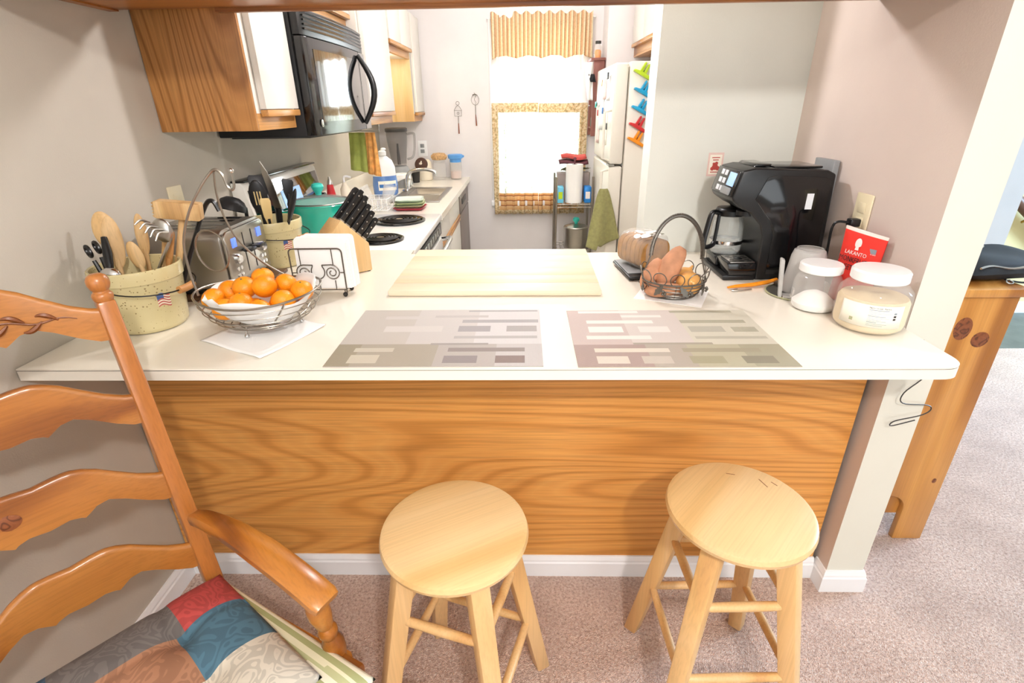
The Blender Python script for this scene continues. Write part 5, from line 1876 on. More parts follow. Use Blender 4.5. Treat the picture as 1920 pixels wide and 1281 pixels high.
# small glass jar with sugar
sj = thing('sugar_jar', 'small faceted glass jar with white lid and a little sugar', 'jar', (.792, 1.350, CT), R(12))
n6 = 8


def facet(r, z, n=n6, rr=.4):
    return [(r * math.cos(2 * PI * (k + .5) / n), r * math.sin(2 * PI * (k + .5) / n), z) for k in range(n)]


jp = [(.052, .0015), (.0600, .008), (.0615, .020), (.0615, .078), (.055, .094), (.047, .099), (.047, .104)]
jm = MB()
v_, f_ = [], []
for r, z in jp:
    v_ += facet(r, z)
for i in range(len(jp) - 1):
    for k in range(n6):
        l = (k + 1) % n6
        f_.append((i * n6 + k, i * n6 + l, (i + 1) * n6 + l, (i + 1) * n6 + k))
f_.append(tuple(range(n6 - 1, -1, -1)))
jm.add(v_, f_).build('glass_body', 'clear_plastic', sj, bevel=.006, seg=3, smooth=60)
MB().lathe([(0, .004), (.050, .004), (.054, .012), (.054, .02), (.03, .042), (.01, .05), (0, .051)], 24).build('sugar', 'sugar', sj)
MB().lathe([(0, .1045), (.050, .1045), (.0525, .107), (.0525, .124), (.049, .128), (0, .129)], 40).build('lid', 'white_plastic', sj, smooth=30)
# big plastic jar with powder
bj = thing('powder_jar', 'wide clear jar of tan powder with white lid and nutrition label', 'jar', (.862, 1.222, CT), 0)
jb = [(0, .002), (.069, .002), (.077, .010), (.0795, .022), (.0795, .086), (.077, .100), (.066, .112), (.059, .116), (.059, .122)]
MB().lathe(jb, 48).build('plastic_body', 'clear_plastic', bj, smooth=50)
MB().lathe([(0, .004), (.066, .004), (.074, .011), (.0765, .022), (.0765, .074), (.071, .083), (.04, .080), (.015, .087), (0, .085)], 40).build('powder', 'powder', bj, smooth=50)
MB().lathe([(0, .1225), (.0595, .1225), (.062, .125), (.062, .145), (.058, .1495), (.03, .151), (0, .151)], 48).build('lid', 'white_plastic', bj, smooth=30)
lb = MB()
r_ = .0801
A0, A1 = R(-172), R(-72)
lbl = lb.grid(30, 2, lambda u, v: (r_ * math.cos(A0 + (A1 - A0) * u), r_ * math.sin(A0 + (A1 - A0) * u), .024 + .056 * v)).build('label', 'label_cream', bj, solid=.0003)


def onjar(deg, z, rr=.0806):
    a = R(deg)
    return frame((rr * math.cos(a), rr * math.sin(a), z), (-math.sin(a), math.cos(a), 0), (0, 0, 1), (math.cos(a), math.sin(a), 0))


def curved_text(body, size, deg, z, step):
    for k, chx in enumerate(body):
        if chx != ' ':
            text(chx, size, 'print_dark', lbl, onjar(deg + step * k, z), ext=.0001)


curved_text('Nutrition Facts', .0058, -125, .072, 2.1)
for i in range(11):
    zz = .068 - i * .0038
    L0 = -126
    mb = MB()
    L1 = (-97, -104, -92, -110, -100, -94, -106, -98, -112, -96, -102)[i]
    k = 10
    mb.grid(k, 2, lambda u, v: (.0806 * math.cos(R(L0 + (L1 - L0) * u)), .0806 * math.sin(R(L0 + (L1 - L0) * u)), zz + (.0007 if i % 4 else .0013) * v))
    mb.build('print_line', 'print_grey', lbl)
for i, zz in enumerate((.060, .053, .046)):
    MB().box(-.003, .003, 0, .0045, 0, .0002, M=onjar(-86, zz)).build('print_mark', 'print_dark' if i else 'print_grey', lbl)
MB().box(-.004, .004, 0, .008, 0, .0002, M=onjar(-150, .034)).build('print_mark', 'sage_trim', lbl)
# little card on the partition wall
wc = thing('wall_card', 'small printed card with a red motif on the grey-green wall', 'card', (.683, DB - .0006, 1.232), R(0))
bx(-.027, .027, -.0004, .0004, -.04, .04).build('paper_sheet', 'paper_pink', wc)
bx(-.021, .021, -.0009, -.0005, -.033, .033).build('inner_panel', 'label_cream', wc)
for (x, z, s_) in ((0, -.008, .011), (-.009, -.014, .007), (.010, -.013, .008), (.004, .004, .006), (-.005, .002, .005)):
    MB().lathe([(s_, 0), (s_ * .5, .0004), (0, .0005)], 9, M=frame((x, -.0009, z), (1, 0, 0), (0, 0, 1), (0, -1, 0))).build('rose_print', 'print_red', wc)
for (z, w_) in ((.022, .014), (.014, .010), (-.027, .015)):
    bx(-w_, w_, -.0012, -.0009, z, z + .003).build('print_line', 'print_red', wc)
# outlet on the left wall
o2 = thing('wall_outlet', 'ivory outlet plate on the left wall above the toaster', 'outlet', (XL, 1.70, 1.155), 0)
bx(.0002, .006, -.036, .036, -.058, .058).build('plate', 'ivory_plastic', o2, bevel=.003)
for z in (-.02, .02):
    bx(.006, .008, -.016, .016, z - .014, z + .014).build('socket', 'ivory_plastic', o2, bevel=.002)

# ================================================================== kitchen: stove top, sink side, back wall
pot = thing('dutch_pot', 'teal pot with glass lid and teal knob on the rear burner', 'pot', (-.872, 2.235, CT + .0215), R(20))
MB().lathe([(0, 0), (.098, 0), (.112, .008), (.122, .10), (.128, .128), (.131, .131), (.129, .134), (.124, .131), (.118, .10), (.108, .012), (0, .006)], 48).build('body', 'teal', pot)
MB().lathe([(.128, .1345), (.130, .138), (.127, .141), (.124, .138)], 48).build('lid_rim', 'steel', pot)
MB().lathe([(.125, .140), (.09, .154), (.03, .163), (0, .164), (0, .161), (.09, .151), (.123, .138)], 40).build('lid_glass', 'thin_glass', pot)
MB().lathe([(.012, .164), (.014, .175), (.022, .186), (.026, .198), (.022, .208), (.012, .212), (0, .213)], 24).build('lid_knob', 'teal_plastic', pot)
for sg in (-1, 1):
    MB().tube(smoothpts([(sg * .120, -.04, .108), (sg * .150, -.034, .106), (sg * .158, 0, .106), (sg * .150, .034, .106), (sg * .120, .04, .108)]), .009, 8, flat=.6).build('handle', 'teal', pot)

# plates by the sink
for i, (m_, lb_) in enumerate((('plate_red', 'red square plate at the bottom of the stack by the sink'), ('plate_green', 'lower green square plate above the red one'), ('plate_green', 'middle green square plate in the stack by the sink'), ('plate_mint', 'pale mint square plate at the top of the stack'))):
    z = CT + .0005 + i * .0145
    p_ = thing('square_plate', lb_, 'plate', (-.637, 2.93, z), R(3 * i), 'square plates stacked by the sink')
    o = [(-.085, -.085, 1), (.085, -.085, 1), (.085, .085, 1), (-.085, .085, 1)]
    k = 1 - .03 * i
    ro = rounded_poly([(x * k, y * k, f) for x, y, f in o], .03, 5)
    ri = rounded_poly([(x * k * .8, y * k * .8, f) for x, y, f in o], .02, 5)
    nn = len(ro)
    v_ = [(x, y, .013) for x, y in ro] + [(x, y, .001) for x, y in ri] + [(x * .97, y * .97, .0138) for x, y in ro] + [(x * .98, y * .98, .004) for x, y in ri]
    f_ = []
    for q in range(nn):
        l = (q + 1) % nn
        f_ += [(q, l, nn + l, nn + q), (2 * nn + l, 2 * nn + q, 3 * nn + q, 3 * nn + l), (q, 2 * nn + q, 2 * nn + l, l)]
    f_ += [tuple(nn + q for q in range(nn)), tuple(3 * nn + q for q in range(nn - 1, -1, -1))]
    MB().add(v_, f_).build('dish', m_, p_, smooth=40)

sb = thing('soap_bottle', 'large blue dish soap refill bottle with white upper half', 'bottle', (-.895, 3.44, CT), R(25))
sb.scale = (1.12, 1.12, 1.15)
MB().lathe([(0, .001), (.062, .001), (.07, .01), (.072, .06), (.066, .105)], 32, sy=.6).build('lower_body', 'blue_soap', sb)
MB().lathe([(.066, .105), (.064, .15), (.05, .185), (.025, .205), (.018, .21)], 32, sy=.6).build('upper_body', 'white_plastic', sb)
MB().lathe([(.018, .21), (.022, .214), (.022, .232), (.012, .238), (0, .238)], 20).build('cap', 'white_plastic', sb)
MB().sph((.008, 0, .243), (.016, .01, .008), 12, 8).build('spout_cap', 'white_plastic', sb)
lbv = MB().grid(14, 8, lambda u, v: (.0725 * math.cos(R(-130 + 90 * u)), .0725 * .6 * math.sin(R(-130 + 90 * u)) - .001, .03 + .05 * v)).build('label', 'label_cream', sb)
MB().grid(12, 2, lambda u, v: (.0732 * math.cos(R(-125 + 80 * u)), .0732 * .6 * math.sin(R(-125 + 80 * u)) - .0012, .045 + .018 * v)).build('label_band', 'print_blue', sb)

rc = thing('salt_mill', 'red cone-shaped shaker with a steel tip beside the stove', 'shaker', (-1.045, 2.86, CT), 0)
MB().lathe([(0, .001), (.034, .001), (.036, .008), (.016, .145), (0, .146)], 24).build('cone', 'red_plastic', rc)
MB().lathe([(.0155, .1465), (.012, .165), (.008, .172), (.005, .185), (0, .187)], 20).build('tip', 'steel', rc)
wj = thing('lotion_bottle', 'white pump bottle beside the red shaker', 'bottle', (-1.02, 3.02, CT), 0)
MB().lathe([(0, .001), (.026, .001), (.028, .006), (.027, .10), (.012, .125), (.011, .135), (0, .136)], 20).build('body', 'cream_plastic', wj)
MB().tube(smoothpts([(0, 0, .136), (0, 0, .16), (.012, 0, .168), (.04, 0, .162)]), .006, 8).build('pump', 'white_plastic', wj)

# clear tumblers drying in a wire rack
rk = thing('dish_rack', 'small wire dish rack by the sink', 'dish rack', (-.80, 2.90, CT), R(0))
for z in (.012, .07):
    MB().tube([(x, y, z) for x, y in rounded_poly([(-.075, -.075, 1), (.065, -.075, 1), (.065, .075, 1), (-.075, .075, 1)], .02, 4)], .0022, 6, closed=True).build('rail', 'white_plastic', rk)
for k in range(6):
    x = -.07 + k * .026
    MB().tube([(x, -.075, .07), (x, -.07, .008), (x, .07, .008), (x, .075, .07)], .0016, 6).build('wire', 'white_plastic', rk)
for (x, y, a) in ((-.035, -.02, 25), (.03, .02, -20)):
    gt = thing('tumbler', 'clear tumbler %s in the dish rack' % ('tipped towards the stove wall' if x < 0 else 'tipped towards the aisle'), 'glass', (-.80 + x, 2.90 + y, CT + .028), 0)
    MB().lathe([(0, 0), (.026, 0), (.028, .004), (.036, .11), (.0345, .11), (.0265, .006), (0, .004)], 28, M=Matrix.Rotation(R(-a), 4, 'Y')).build('glass_wall', 'clear_plastic', gt)

bl = thing('blender', 'blender with smoky jug and grey base under the corner cabinet', 'blender', (-.905, 3.93, CT), R(10))
MB().lathe([(0, .001), (.085, .001), (.088, .01), (.08, .09), (.062, .125), (.055, .13), (0, .13)], 28).build('base', 'grey_plastic', bl)
MB().lathe([(.087, .02), (.0875, .04), (.083, .07), (.082, .07)], 28).build('base_trim', 'chrome', bl)
MB().lathe([(.05, .131), (.052, .14), (.072, .30), (.075, .36), (.072, .36), (.069, .30), (.049, .145)], 32).build('jug', 'smoke_plastic', bl)
MB().lathe([(.012, .14), (.01, .2), (.006, .28), (0, .285)], 12).build('blade_shaft', 'dark_grey', bl)
MB().lathe([(.076, .361), (.078, .364), (.078, .382), (.07, .388), (0, .388)], 32).build('lid', 'dark_grey', bl)
MB().tube(smoothpts([(.070, -.01, .345), (.115, -.018, .35), (.125, -.02, .33), (.118, -.018, .24), (.10, -.015, .19), (.062, -.01, .175)]), .0085, 8).build('handle', 'smoke_plastic', bl)
cg = thing('coffee_grinder', 'cream coffee grinder with a round dark lid by the back wall', 'grinder', (-.775, 4.17, CT), R(-10))
MB().lathe([(0, .001), (.060, .001), (.066, .01), (.066, .08), (.062, .13), (.045, .152), (0, .158)], 32, sy=.9).build('body', 'cream_plastic', cg)
Mg = frame((.0, -.038, .118), (1, 0, 0), Vector((0, .45, .9)).normalized(), Vector((0, -.9, .45)).normalized())
dk = MB().lathe([(.050, 0), (.050, .014), (.046, .02), (0, .02)], 32, M=Mg).build('lid', 'mocha', cg)
MB().tube([(0, 0, .02), (.006, .018, .026)], .005, 8, M=Mg).sph((0, -.002, .022), (.013, .008, .006), 10, 6, M=Mg).build('emblem', 'cream_plastic', dk)
dc = thing('dark_cup', 'small dark tapered cup beside the blender', 'cup', (-.815, 4.03, CT), 0)
MB().lathe([(0, .001), (.028, .001), (.036, .085), (.038, .088), (.034, .086), (.026, .006), (0, .005)], 24).build('wall', 'rubber', dc)
wt = thing('canister', 'grey canister with a white cloth over it in front of the blender', 'canister', (-.86, 3.775, CT), 0)
MB().lathe([(0, .001), (.045, .001), (.048, .006), (.048, .085), (.044, .09), (0, .09)], 24).build('body', 'grey_plastic', wt)
MB().grid(20, 10, lambda u, v: ((.012 + .046 * min(1, v * 1.5)) * math.cos(2 * PI * u) * (1 + .06 * math.sin(10 * PI * u) * v), (.012 + .046 * min(1, v * 1.5)) * math.sin(2 * PI * u) * (1 + .06 * math.sin(10 * PI * u) * v), .0945 - .04 * max(0, v - .6) * 2.5 * (1 + .3 * math.sin(4 * PI * u))), wrap=True).build('cloth', 'paper', wt, solid=.002)
gj = thing('glass_jar', 'square glass jar topped with a woven lid by the back wall', 'jar', (-.655, 4.20, CT), R(8))
MB().prism(rounded_poly([(-.05, -.05, 1), (.05, -.05, 1), (.05, .05, 1), (-.05, .05, 1)], .02, 5), xyz, .001, .125).build('glass_body', 'clear_plastic', gj, bevel=.006)
MB().lathe([(.044, .126), (.048, .13), (.044, .145), (0, .146)], 24).build('neck', 'clear_plastic', gj)
wl = MB().lathe([(.053, .147), (.056, .158), (.056, .180), (.045, .192), (0, .198)], 28).build('woven_lid', 'wicker', gj)
for k in range(22):
    a = 2 * PI * k / 22
    MB().sph((.056 * math.cos(a), .056 * math.sin(a), .168), (.006, .006, .013), 8, 6).build('weave', 'wicker', wl)
bjr = thing('storage_tub', 'clear storage tub with a blue lid at the counter end', 'tub', (-.53, 4.21, CT), 0)
MB().lathe([(0, .001), (.040, .001), (.042, .006), (.046, .12), (.047, .125), (.044, .122), (.039, .008), (0, .006)], 28).build('tub_wall', 'clear_plastic', bjr)
MB().lathe([(0, .008), (.038, .008), (.041, .06), (0, .062)], 24).build('contents', 'paper_pink', bjr)
MB().lathe([(.044, .126), (.046, .15), (.056, .154), (.058, .178), (.05, .184), (0, .184)], 28).build('lid', 'sky_plastic', bjr)
bx(.04, .068, -.012, .012, .160, .176).build('lid_tab', 'sky_plastic', bjr, bevel=.003)
o3 = thing('wall_outlet', 'white outlet plate on the back wall behind the coffee grinder', 'outlet', (-.80, DW, 1.135), 0)
bx(-.036, .036, -.006, -.0002, -.058, .058).build('plate', 'white_plastic', o3, bevel=.003)
for z in (-.02, .02):
    bx(-.016, .016, -.008, -.006, z - .014, z + .014).build('socket', 'grey_plastic', o3, bevel=.002)

# dish towels hanging from a hook bar under the wall cabinet
for (nm, lb_, mt, x0, w_, h_, z1, y_) in (('dish_towel', 'lime green dish towel hanging under the wall cabinet', 'towel_lime', -.965, .125, .205, 1.305, 3.19), ('dish_towel', 'orange patterned dish towel hanging next to the lime green one', 'towel_orange', -.882, .075, .225, 1.305, 3.17)):
    o = MB().grid(18, 14, lambda u, v: ((u - .5) * w_ * (.72 + .28 * v), .010 * math.sin(u * 13 + v * 2) * (.4 + .6 * v), -h_ * v - .02 * u * v)).build(nm, mt, solid=.004, loc=(x0, y_, z1))
    tag(o, lb_, 'towel', 'dish towels under the wall cabinet')
rd = thing('towel_bar', 'small steel towel bar under the wall cabinet', 'towel bar', (-.93, 3.18, 1.312), 0)
MB().tube([(-.12, 0, .039), (-.12, 0, 0), (.10, 0, 0), (.10, 0, .039)], .004, 8).build('bar', 'steel', rd)

# wall-hung wire utensils on the back wall
t1 = thing('wire_spatula', 'wire house-shaped wall ornament with a rust handle', 'wall ornament', (-.503, DW - .012, 1.24), 0)
MB().tube([(0, 0, .0), (0, 0, .075)], [.0055, .0035], 8).build('handle', 'rust', t1)
MB().tube([(0, 0, .075), (0, 0, .125)], .002, 6).build('shaft', 'wire_dark', t1)
MB().tube([(-.026, 0, .125), (.026, 0, .125), (.028, 0, .168), (.012, 0, .192), (0, 0, .20), (-.012, 0, .192), (-.028, 0, .168)], .0015, 6, closed=True).tube([(-.028, 0, .165), (.028, 0, .165)], .0013, 6).tube(arc((0, 0, .215), .013, 0, 2 * PI, 14)[:-1], .0013, 6, closed=True).tube(arc((0, 0, .145), .008, 0, 2 * PI, 12)[:-1], .0013, 6, closed=True).build('wire_head', 'wire_dark', t1)
t2 = thing('wire_whisk', 'wire oval wall ornament with a slim rust handle', 'wall ornament', (-.368, DW - .012, 1.295), 0)
MB().tube([(.004, 0, 0), (0, 0, .08)], [.0055, .003], 8).build('handle', 'rust', t2)
MB().tube([(0, 0, .08), (0, 0, .145)], .002, 6).build('shaft', 'wire_dark', t2)
MB().tube([(.029 * math.cos(a), 0, .182 + .036 * math.sin(a)) for a in [2 * PI * k / 24 for k in range(24)]], .0015, 6, closed=True).tube([(.006 * math.sin(k), 0, .15 + .0075 * k) for k in range(12)], .0013, 6).build('wire_head', 'wire_dark', t2)
MB().tube([(-.02, 0, .215), (0, 0, .222), (.018, 0, .213)], .0025, 6).build('hanger', 'wire_dark', t2)

# ------------------------------------------------------------------ curtains


def cloth(name, label, mats, x0, x1, z0, z1, folds, amp, hem=None, mi=0, y=DW - .06, nu=90, nv=26, top=None, group=None):
    def fn(u, v):
        x = x0 + (x1 - x0) * u
        zb = z0 + (hem(u) if hem else 0)
        zt = z1 + (top(u) if top else 0)
        z = zb + (zt - zb) * v
        return (x + .006 * math.sin(2 * PI * folds * u + 1) * (1 - v), y - amp * (.6 + .4 * (1 - v)) * (math.sin(2 * PI * folds * u) + .4 * math.sin(2 * PI * folds * 2.3 * u + 1.3)), z)
    o = MB().grid(nu, nv, fn, mi=mi).build(name, mats, solid=.0012, smooth=70)
    return tag(o, label, 'curtain', group)


cloth('valance', 'striped tan valance with scalloped hem over the window', 'valance', -.232, .492, 1.748, 2.028, 9, .014,
      hem=lambda u: .022 * abs(math.sin(PI * 4 * u)) - .008, top=lambda u: .010 * math.sin(2 * PI * 9 * u + .6) - (.022 if .08 < u < .22 else 0))
cafe = lambda side: (lambda u, v: 0 if ((u < .14) if side < 0 else (u > .84)) or v > .93 or v < .05 else (2 if v < .205 else 1))
cloth('cafe_curtain', 'sheer cafe curtain panel with floral border beside the bare wall', ['curtain_floral', 'curtain_sheer', 'curtain_band'], -.242, .110, .628, 1.452, 5, .012, mi=cafe(-1))
cloth('cafe_curtain', 'sheer cafe curtain panel with floral border next to the wire cart', ['curtain_floral', 'curtain_sheer', 'curtain_band'], .112, .482, .628, 1.446, 5, .012, mi=cafe(1))
for (z, xa, xb, lb_) in ((2.0, -.26, .515, 'thin white rod holding the striped valance'), (1.425, -.25, .50, 'thin white rod holding the cafe curtains')):
    r_ = thing('curtain_rod', lb_, 'curtain rod', (0, DW - .032, z), 0)
    MB().tube([(xa, .030, 0), (xa, 0, 0), (xb, 0, 0), (xb, .030, 0)], .004, 8).build('rod', 'white_plastic', r_)

# ------------------------------------------------------------------ fridge alcove
fg = thing('refrigerator', 'cream top-freezer refrigerator with papers on its door', 'refrigerator', (0, 0, 0), 0)
f0, f1, fx = 3.285, 4.045, .515
bx(fx + .085, 1.235, f0, f1, .02, 1.65).build('cabinet', 'fridge_cream', fg, bevel=.006)
for (z0, z1) in ((.06, 1.090), (1.102, 1.645)):
    dr_ = bx(fx, fx + .078, f0 + .002, f1 - .002, z0, z1).build('door', 'fridge_cream', fg, bevel=.012, seg=3)
    hz = (z1 - .36, z1 - .02) if z0 < 1 else (z0 + .02, z0 + .30)
    MB().tube([(fx - .0005, f0 + .035, hz[0]), (fx - .04, f0 + .035, hz[0] + .012), (fx - .04, f0 + .035, hz[1] - .012), (fx - .0005, f0 + .035, hz[1])], .009, 8).build('door_handle', 'fridge_cream', dr_)
bx(fx + .01, fx + .09, f0 + .01, f1 - .01, .0, .058).build('grille', 'dark_grey', fg)
MB().box(fx - .004, fx + .03, f0 + .0, f0 + .11, 1.091, 1.101).build('hinge', 'steel', fg)
# papers and magnets on the freezer door
pp = ((3.72, 1.40, .17, .24, 'paper', 'blank white sheet'), (3.52, 1.30, .13, .2, 'label_cream', 'cream note'), (3.90, 1.50, .12, .16, 'paper', 'upper white note'), (3.62, 1.52, .10, .12, 'paper_pink', 'pink card'), (3.86, 1.27, .11, .16, 'paper_pink', 'lower pink sheet'), (3.46, 1.52, .09, .14, 'paper', 'white list near the door edge'))
for (y, z, w_, h_, mt, nm) in pp:
    o = thing('fridge_paper', nm + ' held to the freezer door', 'paper', (fx - .0006, y, z), 0, 'papers on the refrigerator door')
    MB().grid(5, 6, lambda u, v: (-.0006 - .010 * (1 - v) ** 2 * u, (u - .5) * w_, (v - .5) * h_)).build('sheet', mt, o, solid=.0006)
    for k in range(4):
        bx(-.0135, -.013, -.3 * w_, (.1 + .05 * k) * w_, h_ * (.2 - .13 * k), h_ * (.2 - .13 * k) + .003).parent if False else None
for i, (y, z, mt, nm) in enumerate(((3.60, 1.385, 'print_blue', 'blue'), (3.44, 1.575, 'rubber', 'black'), (3.70, 1.545, 'brass', 'brass coloured'), (3.83, 1.37, 'print_red', 'red'), (3.95, 1.42, 'teal_plastic', 'teal'), (3.40, 1.30, 'dark_grey', 'dark grey'))):
    o = bx(-.006, 0, -.02, .02, -.008, .03).build('magnet', mt, bevel=.003, loc=(fx - .0125, y, z))
    tag(o, nm + ' magnet holding papers on the freezer door', 'magnet', 'magnets on the refrigerator door')
# chip clips on the fridge side
for i, (x, z, mt, nm) in enumerate(((.672, 1.592, 'lime_plastic', 'lime green bag clip at the top of the row'), (.682, 1.500, 'blue_plastic', 'blue bag clip just below the lime one'), (.675, 1.408, 'blue_plastic', 'blue bag clip just above the red one'), (.668, 1.318, 'red_plastic', 'red bag clip between the blue and orange ones'), (.664, 1.240, 'orange_plastic', 'orange bag clip at the bottom of the row'))):
    ck = thing('bag_clip', nm, 'clip', (x, f0 - .0005, z), 0, 'bag clips on the refrigerator side')
    Mr = Matrix.Rotation(R(28), 4, 'Y')
    MB().prism([(-.055, -.02), (.05, -.02), (.05, -.004), (.015, .0), (-.02, .0), (-.055, -.008)], lambda u, v, w: (u, w, v), -.034, -.004, M=Mr).build('jaw', mt, ck, bevel=.003)
    for dx in (-.014, .008):
        MB().prism([(dx - .009, 0), (dx + .009, 0), (dx + .006, .045), (dx, .052), (dx - .006, .045)], lambda u, v, w: (u, w, v), -.028, -.010, M=Mr).build('grip', mt, ck, bevel=.003)
    bx(-.014, .014, -.0042, 0, -.012, .012).build('magnet', 'rubber', ck)
cfr = thing('fridge_cabinet', 'white cabinet with oak rails above the refrigerator', 'cabinet', (0, 0, 0), 0)
qx, q0, q1, qz = .735, 3.30, 4.06, 1.735
bx(qx + .042, 1.245, q0, q1, qz + .004, HC - .1).build('body', 'laminate_white', cfr, smooth=0)
bx(qx + .022, qx + .0418, q0, q1, qz, qz + .05).build('bottom_rail', 'oak_y', cfr, bevel=.002)
bx(qx + .022, qx + .0418, q0, q1, qz + .0502, HC - .1).build('face_frame', 'oak_y', cfr, smooth=0)
for k in range(2):
    a = q0 + .03 + k * .352
    d_ = bx(qx, qx + .0215, a, a + .345, qz + .065, HC - .12).build('door', 'laminate_white', cfr, bevel=.0015)
    bx(qx - .004, qx + .0215, a, a + .345, qz + .042, qz + .063).build('pull_rail', 'oak_y', d_, bevel=.003)
bx(qx + .022, 1.245, q0 + .002, q1, qz - .012, qz - .0002).build('bottom_panel', 'oak_y', cfr)

# red-brown spice shelf between the window and the fridge
ss = thing('spice_shelf', 'red-brown wooden shelf between the window and the refrigerator', 'shelf', (.565, 4.20, 1.22), 0)
bx(-.075, .0, -.11, -.098, 0, .49).build('side', 'shelf_red', ss, bevel=.002)
bx(-.075, .0, .098, .11, 0, .49).build('side', 'shelf_red', ss, bevel=.002)
for z in (.05, .27):
    bx(-.07, .0, -.0978, .0978, z, z + .012).build('shelf_board', 'shelf_red', ss, bevel=.002)
bx(-.095, .005, -.125, .12, .4902, .508).build('top_board', 'shelf_red', ss, bevel=.003)
bx(.0, .008, -.0978, .0978, 0, .4898).build('back_board', 'shelf_red', ss)
jr = thing('candy_jar', 'clear jar of orange candy with dark lid on the spice shelf', 'jar', (.525, 4.17, 1.7285), 0)
MB().lathe([(0, .0005), (.026, .0005), (.028, .005), (.028, .07), (.018, .085), (.018, .09)], 24).build('glass_body', 'clear_plastic', jr)
MB().lathe([(0, .004), (.022, .004), (.023, .045), (.015, .055), (0, .056)], 20).build('candy', 'orange_plastic', jr)
MB().lathe([(0, .0905), (.02, .0905), (.02, .108), (0, .109)], 20).build('lid', 'dark_grey', jr)
rb = thing('cloth_hanging', 'white and grey cloth hanging from the spice shelf', 'cloth', (.452, 4.062, 1.70), 0)
MB().grid(10, 14, lambda u, v: ((u - .5) * .06 * (1 - .4 * v) + .02 * v, .012 * math.sin(6 * u + 4 * v), -.24 * v)).build('cloth_sheet', 'paper', rb, solid=.003)
MB().grid(6, 8, lambda u, v: ((u - .5) * .04 + .02 + .015 * v, -.016 + .008 * math.sin(5 * u + 4 * v), -.075 - .05 * v)).build('dark_patch', 'cloth_black', rb, solid=.003)
for k, (mt, nm) in enumerate((('print_red', 'red spice tin on the lower shelf board'), ('rubber', 'dark spice jar on the lower shelf board'), ('teal_plastic', 'green spice tin on the lower shelf board'))):
    o = MB().lathe([(0, .0005), (.02, .0005), (.021, .003), (.021, .06), (.016, .068), (.016, .08), (0, .081)], 18).build('spice_tin', mt, loc=(.527, 4.14 + k * .055, 1.2825))
    tag(o, nm, 'tin', 'spice tins')

# wire cart below the window
ct2 = thing('wire_cart', 'grey wire shelf cart standing by the window', 'cart', (.368, 4.02, 0), 0)
cw, cdp = .132, .135
for sx in (-1, 1):
    for sy in (-1, 1):
        MB().tube([(sx * cw, sy * cdp, .002), (sx * cw, sy * cdp, .96)], .0085, 10).build('post', 'wire_silver', ct2)
for z in (.16, .42, .765):
    sh = MB().tube([(-cw, -cdp, z), (cw, -cdp, z), (cw, cdp, z), (-cw, cdp, z)], .004, 6, closed=True).tube([(-cw, -cdp, z - .022), (cw, -cdp, z - .022), (cw, cdp, z - .022), (-cw, cdp, z - .022)], .003, 6, closed=True).build('shelf', 'wire_silver', ct2)
    for k in range(9):
        x = -cw + .0293 * (k + .5)
        MB().tube([(x, -cdp, z + .002), (x, cdp, z + .002)], .0022, 6).build('shelf_wire', 'wire_silver', sh)
    zz = []
    for k in range(13):
        zz.append((-cw + 2 * cw * k / 12, -cdp, z - (.022 if k % 2 else 0)))
    MB().tube(zz, .002, 6).build('truss', 'wire_silver', sh)
ptw = thing('paper_towel_roll', 'white paper towel roll standing on the wire cart', 'paper towel', (.368, 3.945, .7725), 0)
MB().lathe([(.02, 0.0005), (.062, .0005), (.062, .268), (.02, .268)], 32).build('roll', 'paper', ptw, smooth=30)
MB().tube([(0, 0, .001), (0, 0, .30)], .006, 8).sph((0, 0, .305), .012, 12, 8).build('holder', 'cloth_plum', ptw)
cbx = thing('cardboard_box', 'grey box behind the paper towel on the wire cart', 'box', (.368, 4.075, .7725), 0)
bx(-.12, .12, -.045, .045, .0, .20).build('box_body', 'box_grey', cbx, bevel=.003)
for (x, w_, mt, nm) in ((.268, .045, 'box_cyan', 'pale cyan packet left of the paper towel'), (.468, .05, 'box_blue', 'blue packet right of the paper towel'), (.31, .0, 'lime_plastic', '')):
    if w_:
        o = thing('packet', nm, 'packet', (x, 3.95, .7725), 0, 'packets on the cart')
        bx(-w_ / 2, w_ / 2, -.05, .04, .0, .115).build('pack_body', mt, o, bevel=.006)
        bx(-w_ / 3, w_ / 3, -.0508, -.0502, .03, .08).build('pack_label', 'lime_plastic' if w_ < .05 else 'print_white', o)
pn_ = thing('twig_bundle', 'dry brown twigs lying on the grey box', 'twigs', (.368, 4.07, .974), 0)
mb = MB()
random.seed(11)
for k in range(26):
    a = random.uniform(-.5, .5)
    c = Vector((random.uniform(-.08, .08), random.uniform(-.02, .02), .008 + random.uniform(0, .018)))
    d = Vector((math.cos(a), .3 * math.sin(k), random.uniform(.0, .25))) * random.uniform(.03, .075)
    mb.tube([c - d * .5 + Vector((0, 0, .0)), c + Vector((0, 0, .006)), c + d], [.003, .005, .001], 5)
mb.build('twig', 'foliage', pn_)
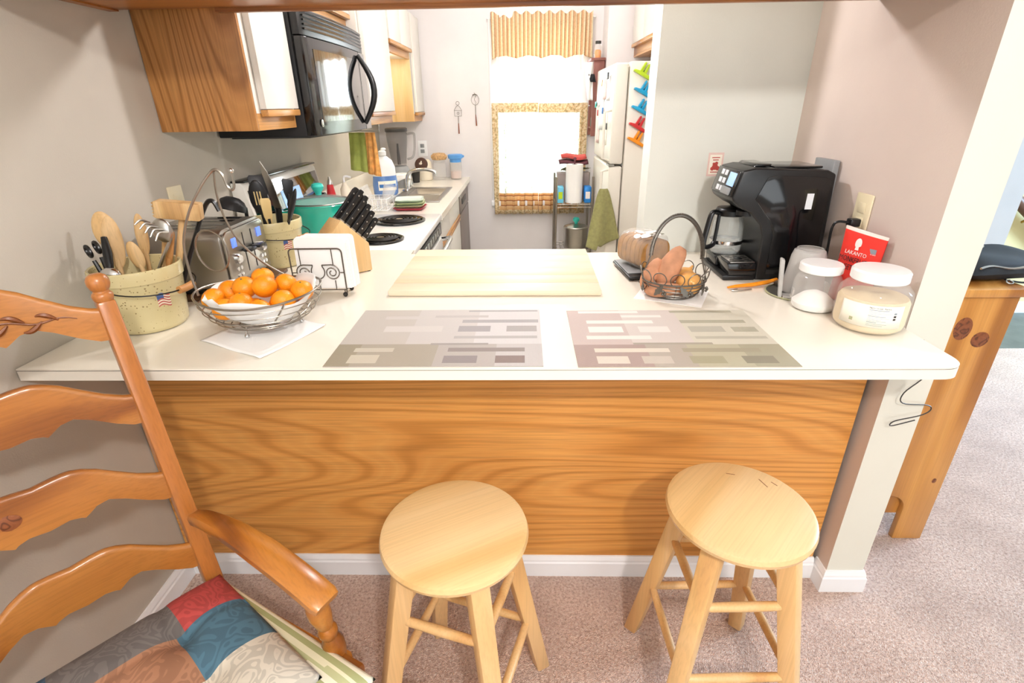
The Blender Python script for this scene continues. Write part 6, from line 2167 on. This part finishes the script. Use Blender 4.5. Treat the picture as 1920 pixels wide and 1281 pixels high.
for i, (mt, nm, z) in enumerate((('cloth_plum', 'plum folded cloth under the coral one', 1.045), ('cloth_red', 'coral folded cloth on top of the cart pile', 1.083))):
    o = MB().grid(16, 12, lambda u, v: ((u - .5) * (.21 - .03 * i), (v - .5) * .12, .005 * math.sin(7 * u) + .005 * math.cos(5 * v + u * 4))).build('folded_cloth', mt, solid=.022, loc=(.368, 4.06, z))
    tag(o, nm, 'cloth', 'folded cloths on the cart')
lg_ = thing('stock_pot', 'tall steel pot with a teal lid knob on the lower cart shelf', 'pot', (.398, 3.985, .4255), 0)
MB().lathe([(0, .001), (.088, .001), (.092, .008), (.092, .15), (.096, .154), (.09, .152), (.088, .012), (0, .008)], 36).build('body', 'steel', lg_)
MB().lathe([(.095, .1545), (.09, .162), (.04, .176), (0, .178)], 32).build('lid', 'steel', lg_)
MB().lathe([(.012, .178), (.014, .19), (.024, .20), (.026, .215), (.016, .226), (0, .227)], 20).build('lid_knob', 'teal_plastic', lg_)
for i, (mt, nm, z, hm) in enumerate((('teal', 'teal skillet on the lower cart shelf', .175, 'teal_plastic'), ('iron_black', 'black skillet stacked over the teal one', .225, 'black_plastic'), ('steel', 'steel saucepan lid stacked over the skillets', .27, 'black_plastic'))):
    sk_ = thing('skillet', nm, 'pan', (.36, 4.0, z), R(-168 + 9 * i), 'pans on the lower cart shelf')
    MB().lathe([(0, .0), (.085, .0), (.105, .034), (.108, .036), (.102, .034), (.083, .004), (0, .004)], 32).build('pan', mt, sk_)
    MB().tube(smoothpts([(.10, 0, .03), (.15, 0, .045), (.24, 0, .06)]), .010, 8, flat=.6).build('handle', hm, sk_)
# green towel hanging from the fridge handle, wine rack hidden below
tw = MB().grid(26, 30, lambda u, v: ((u - .5) * (.045 + .16 * v ** .7) + .01 * v, .010 * math.sin(9 * u + 2 * v) * (.3 + v), -.36 * v * (1 - .30 * abs(u - .45) * v) - (.05 * (1 - u) * v if u < .35 else 0)))
tw_ = tw.build('hand_towel', 'terry_green', solid=.006, loc=(fx - .03, f0 - .03, .965))
tag(tw_, 'olive green terry towel hanging from the refrigerator handle', 'towel')
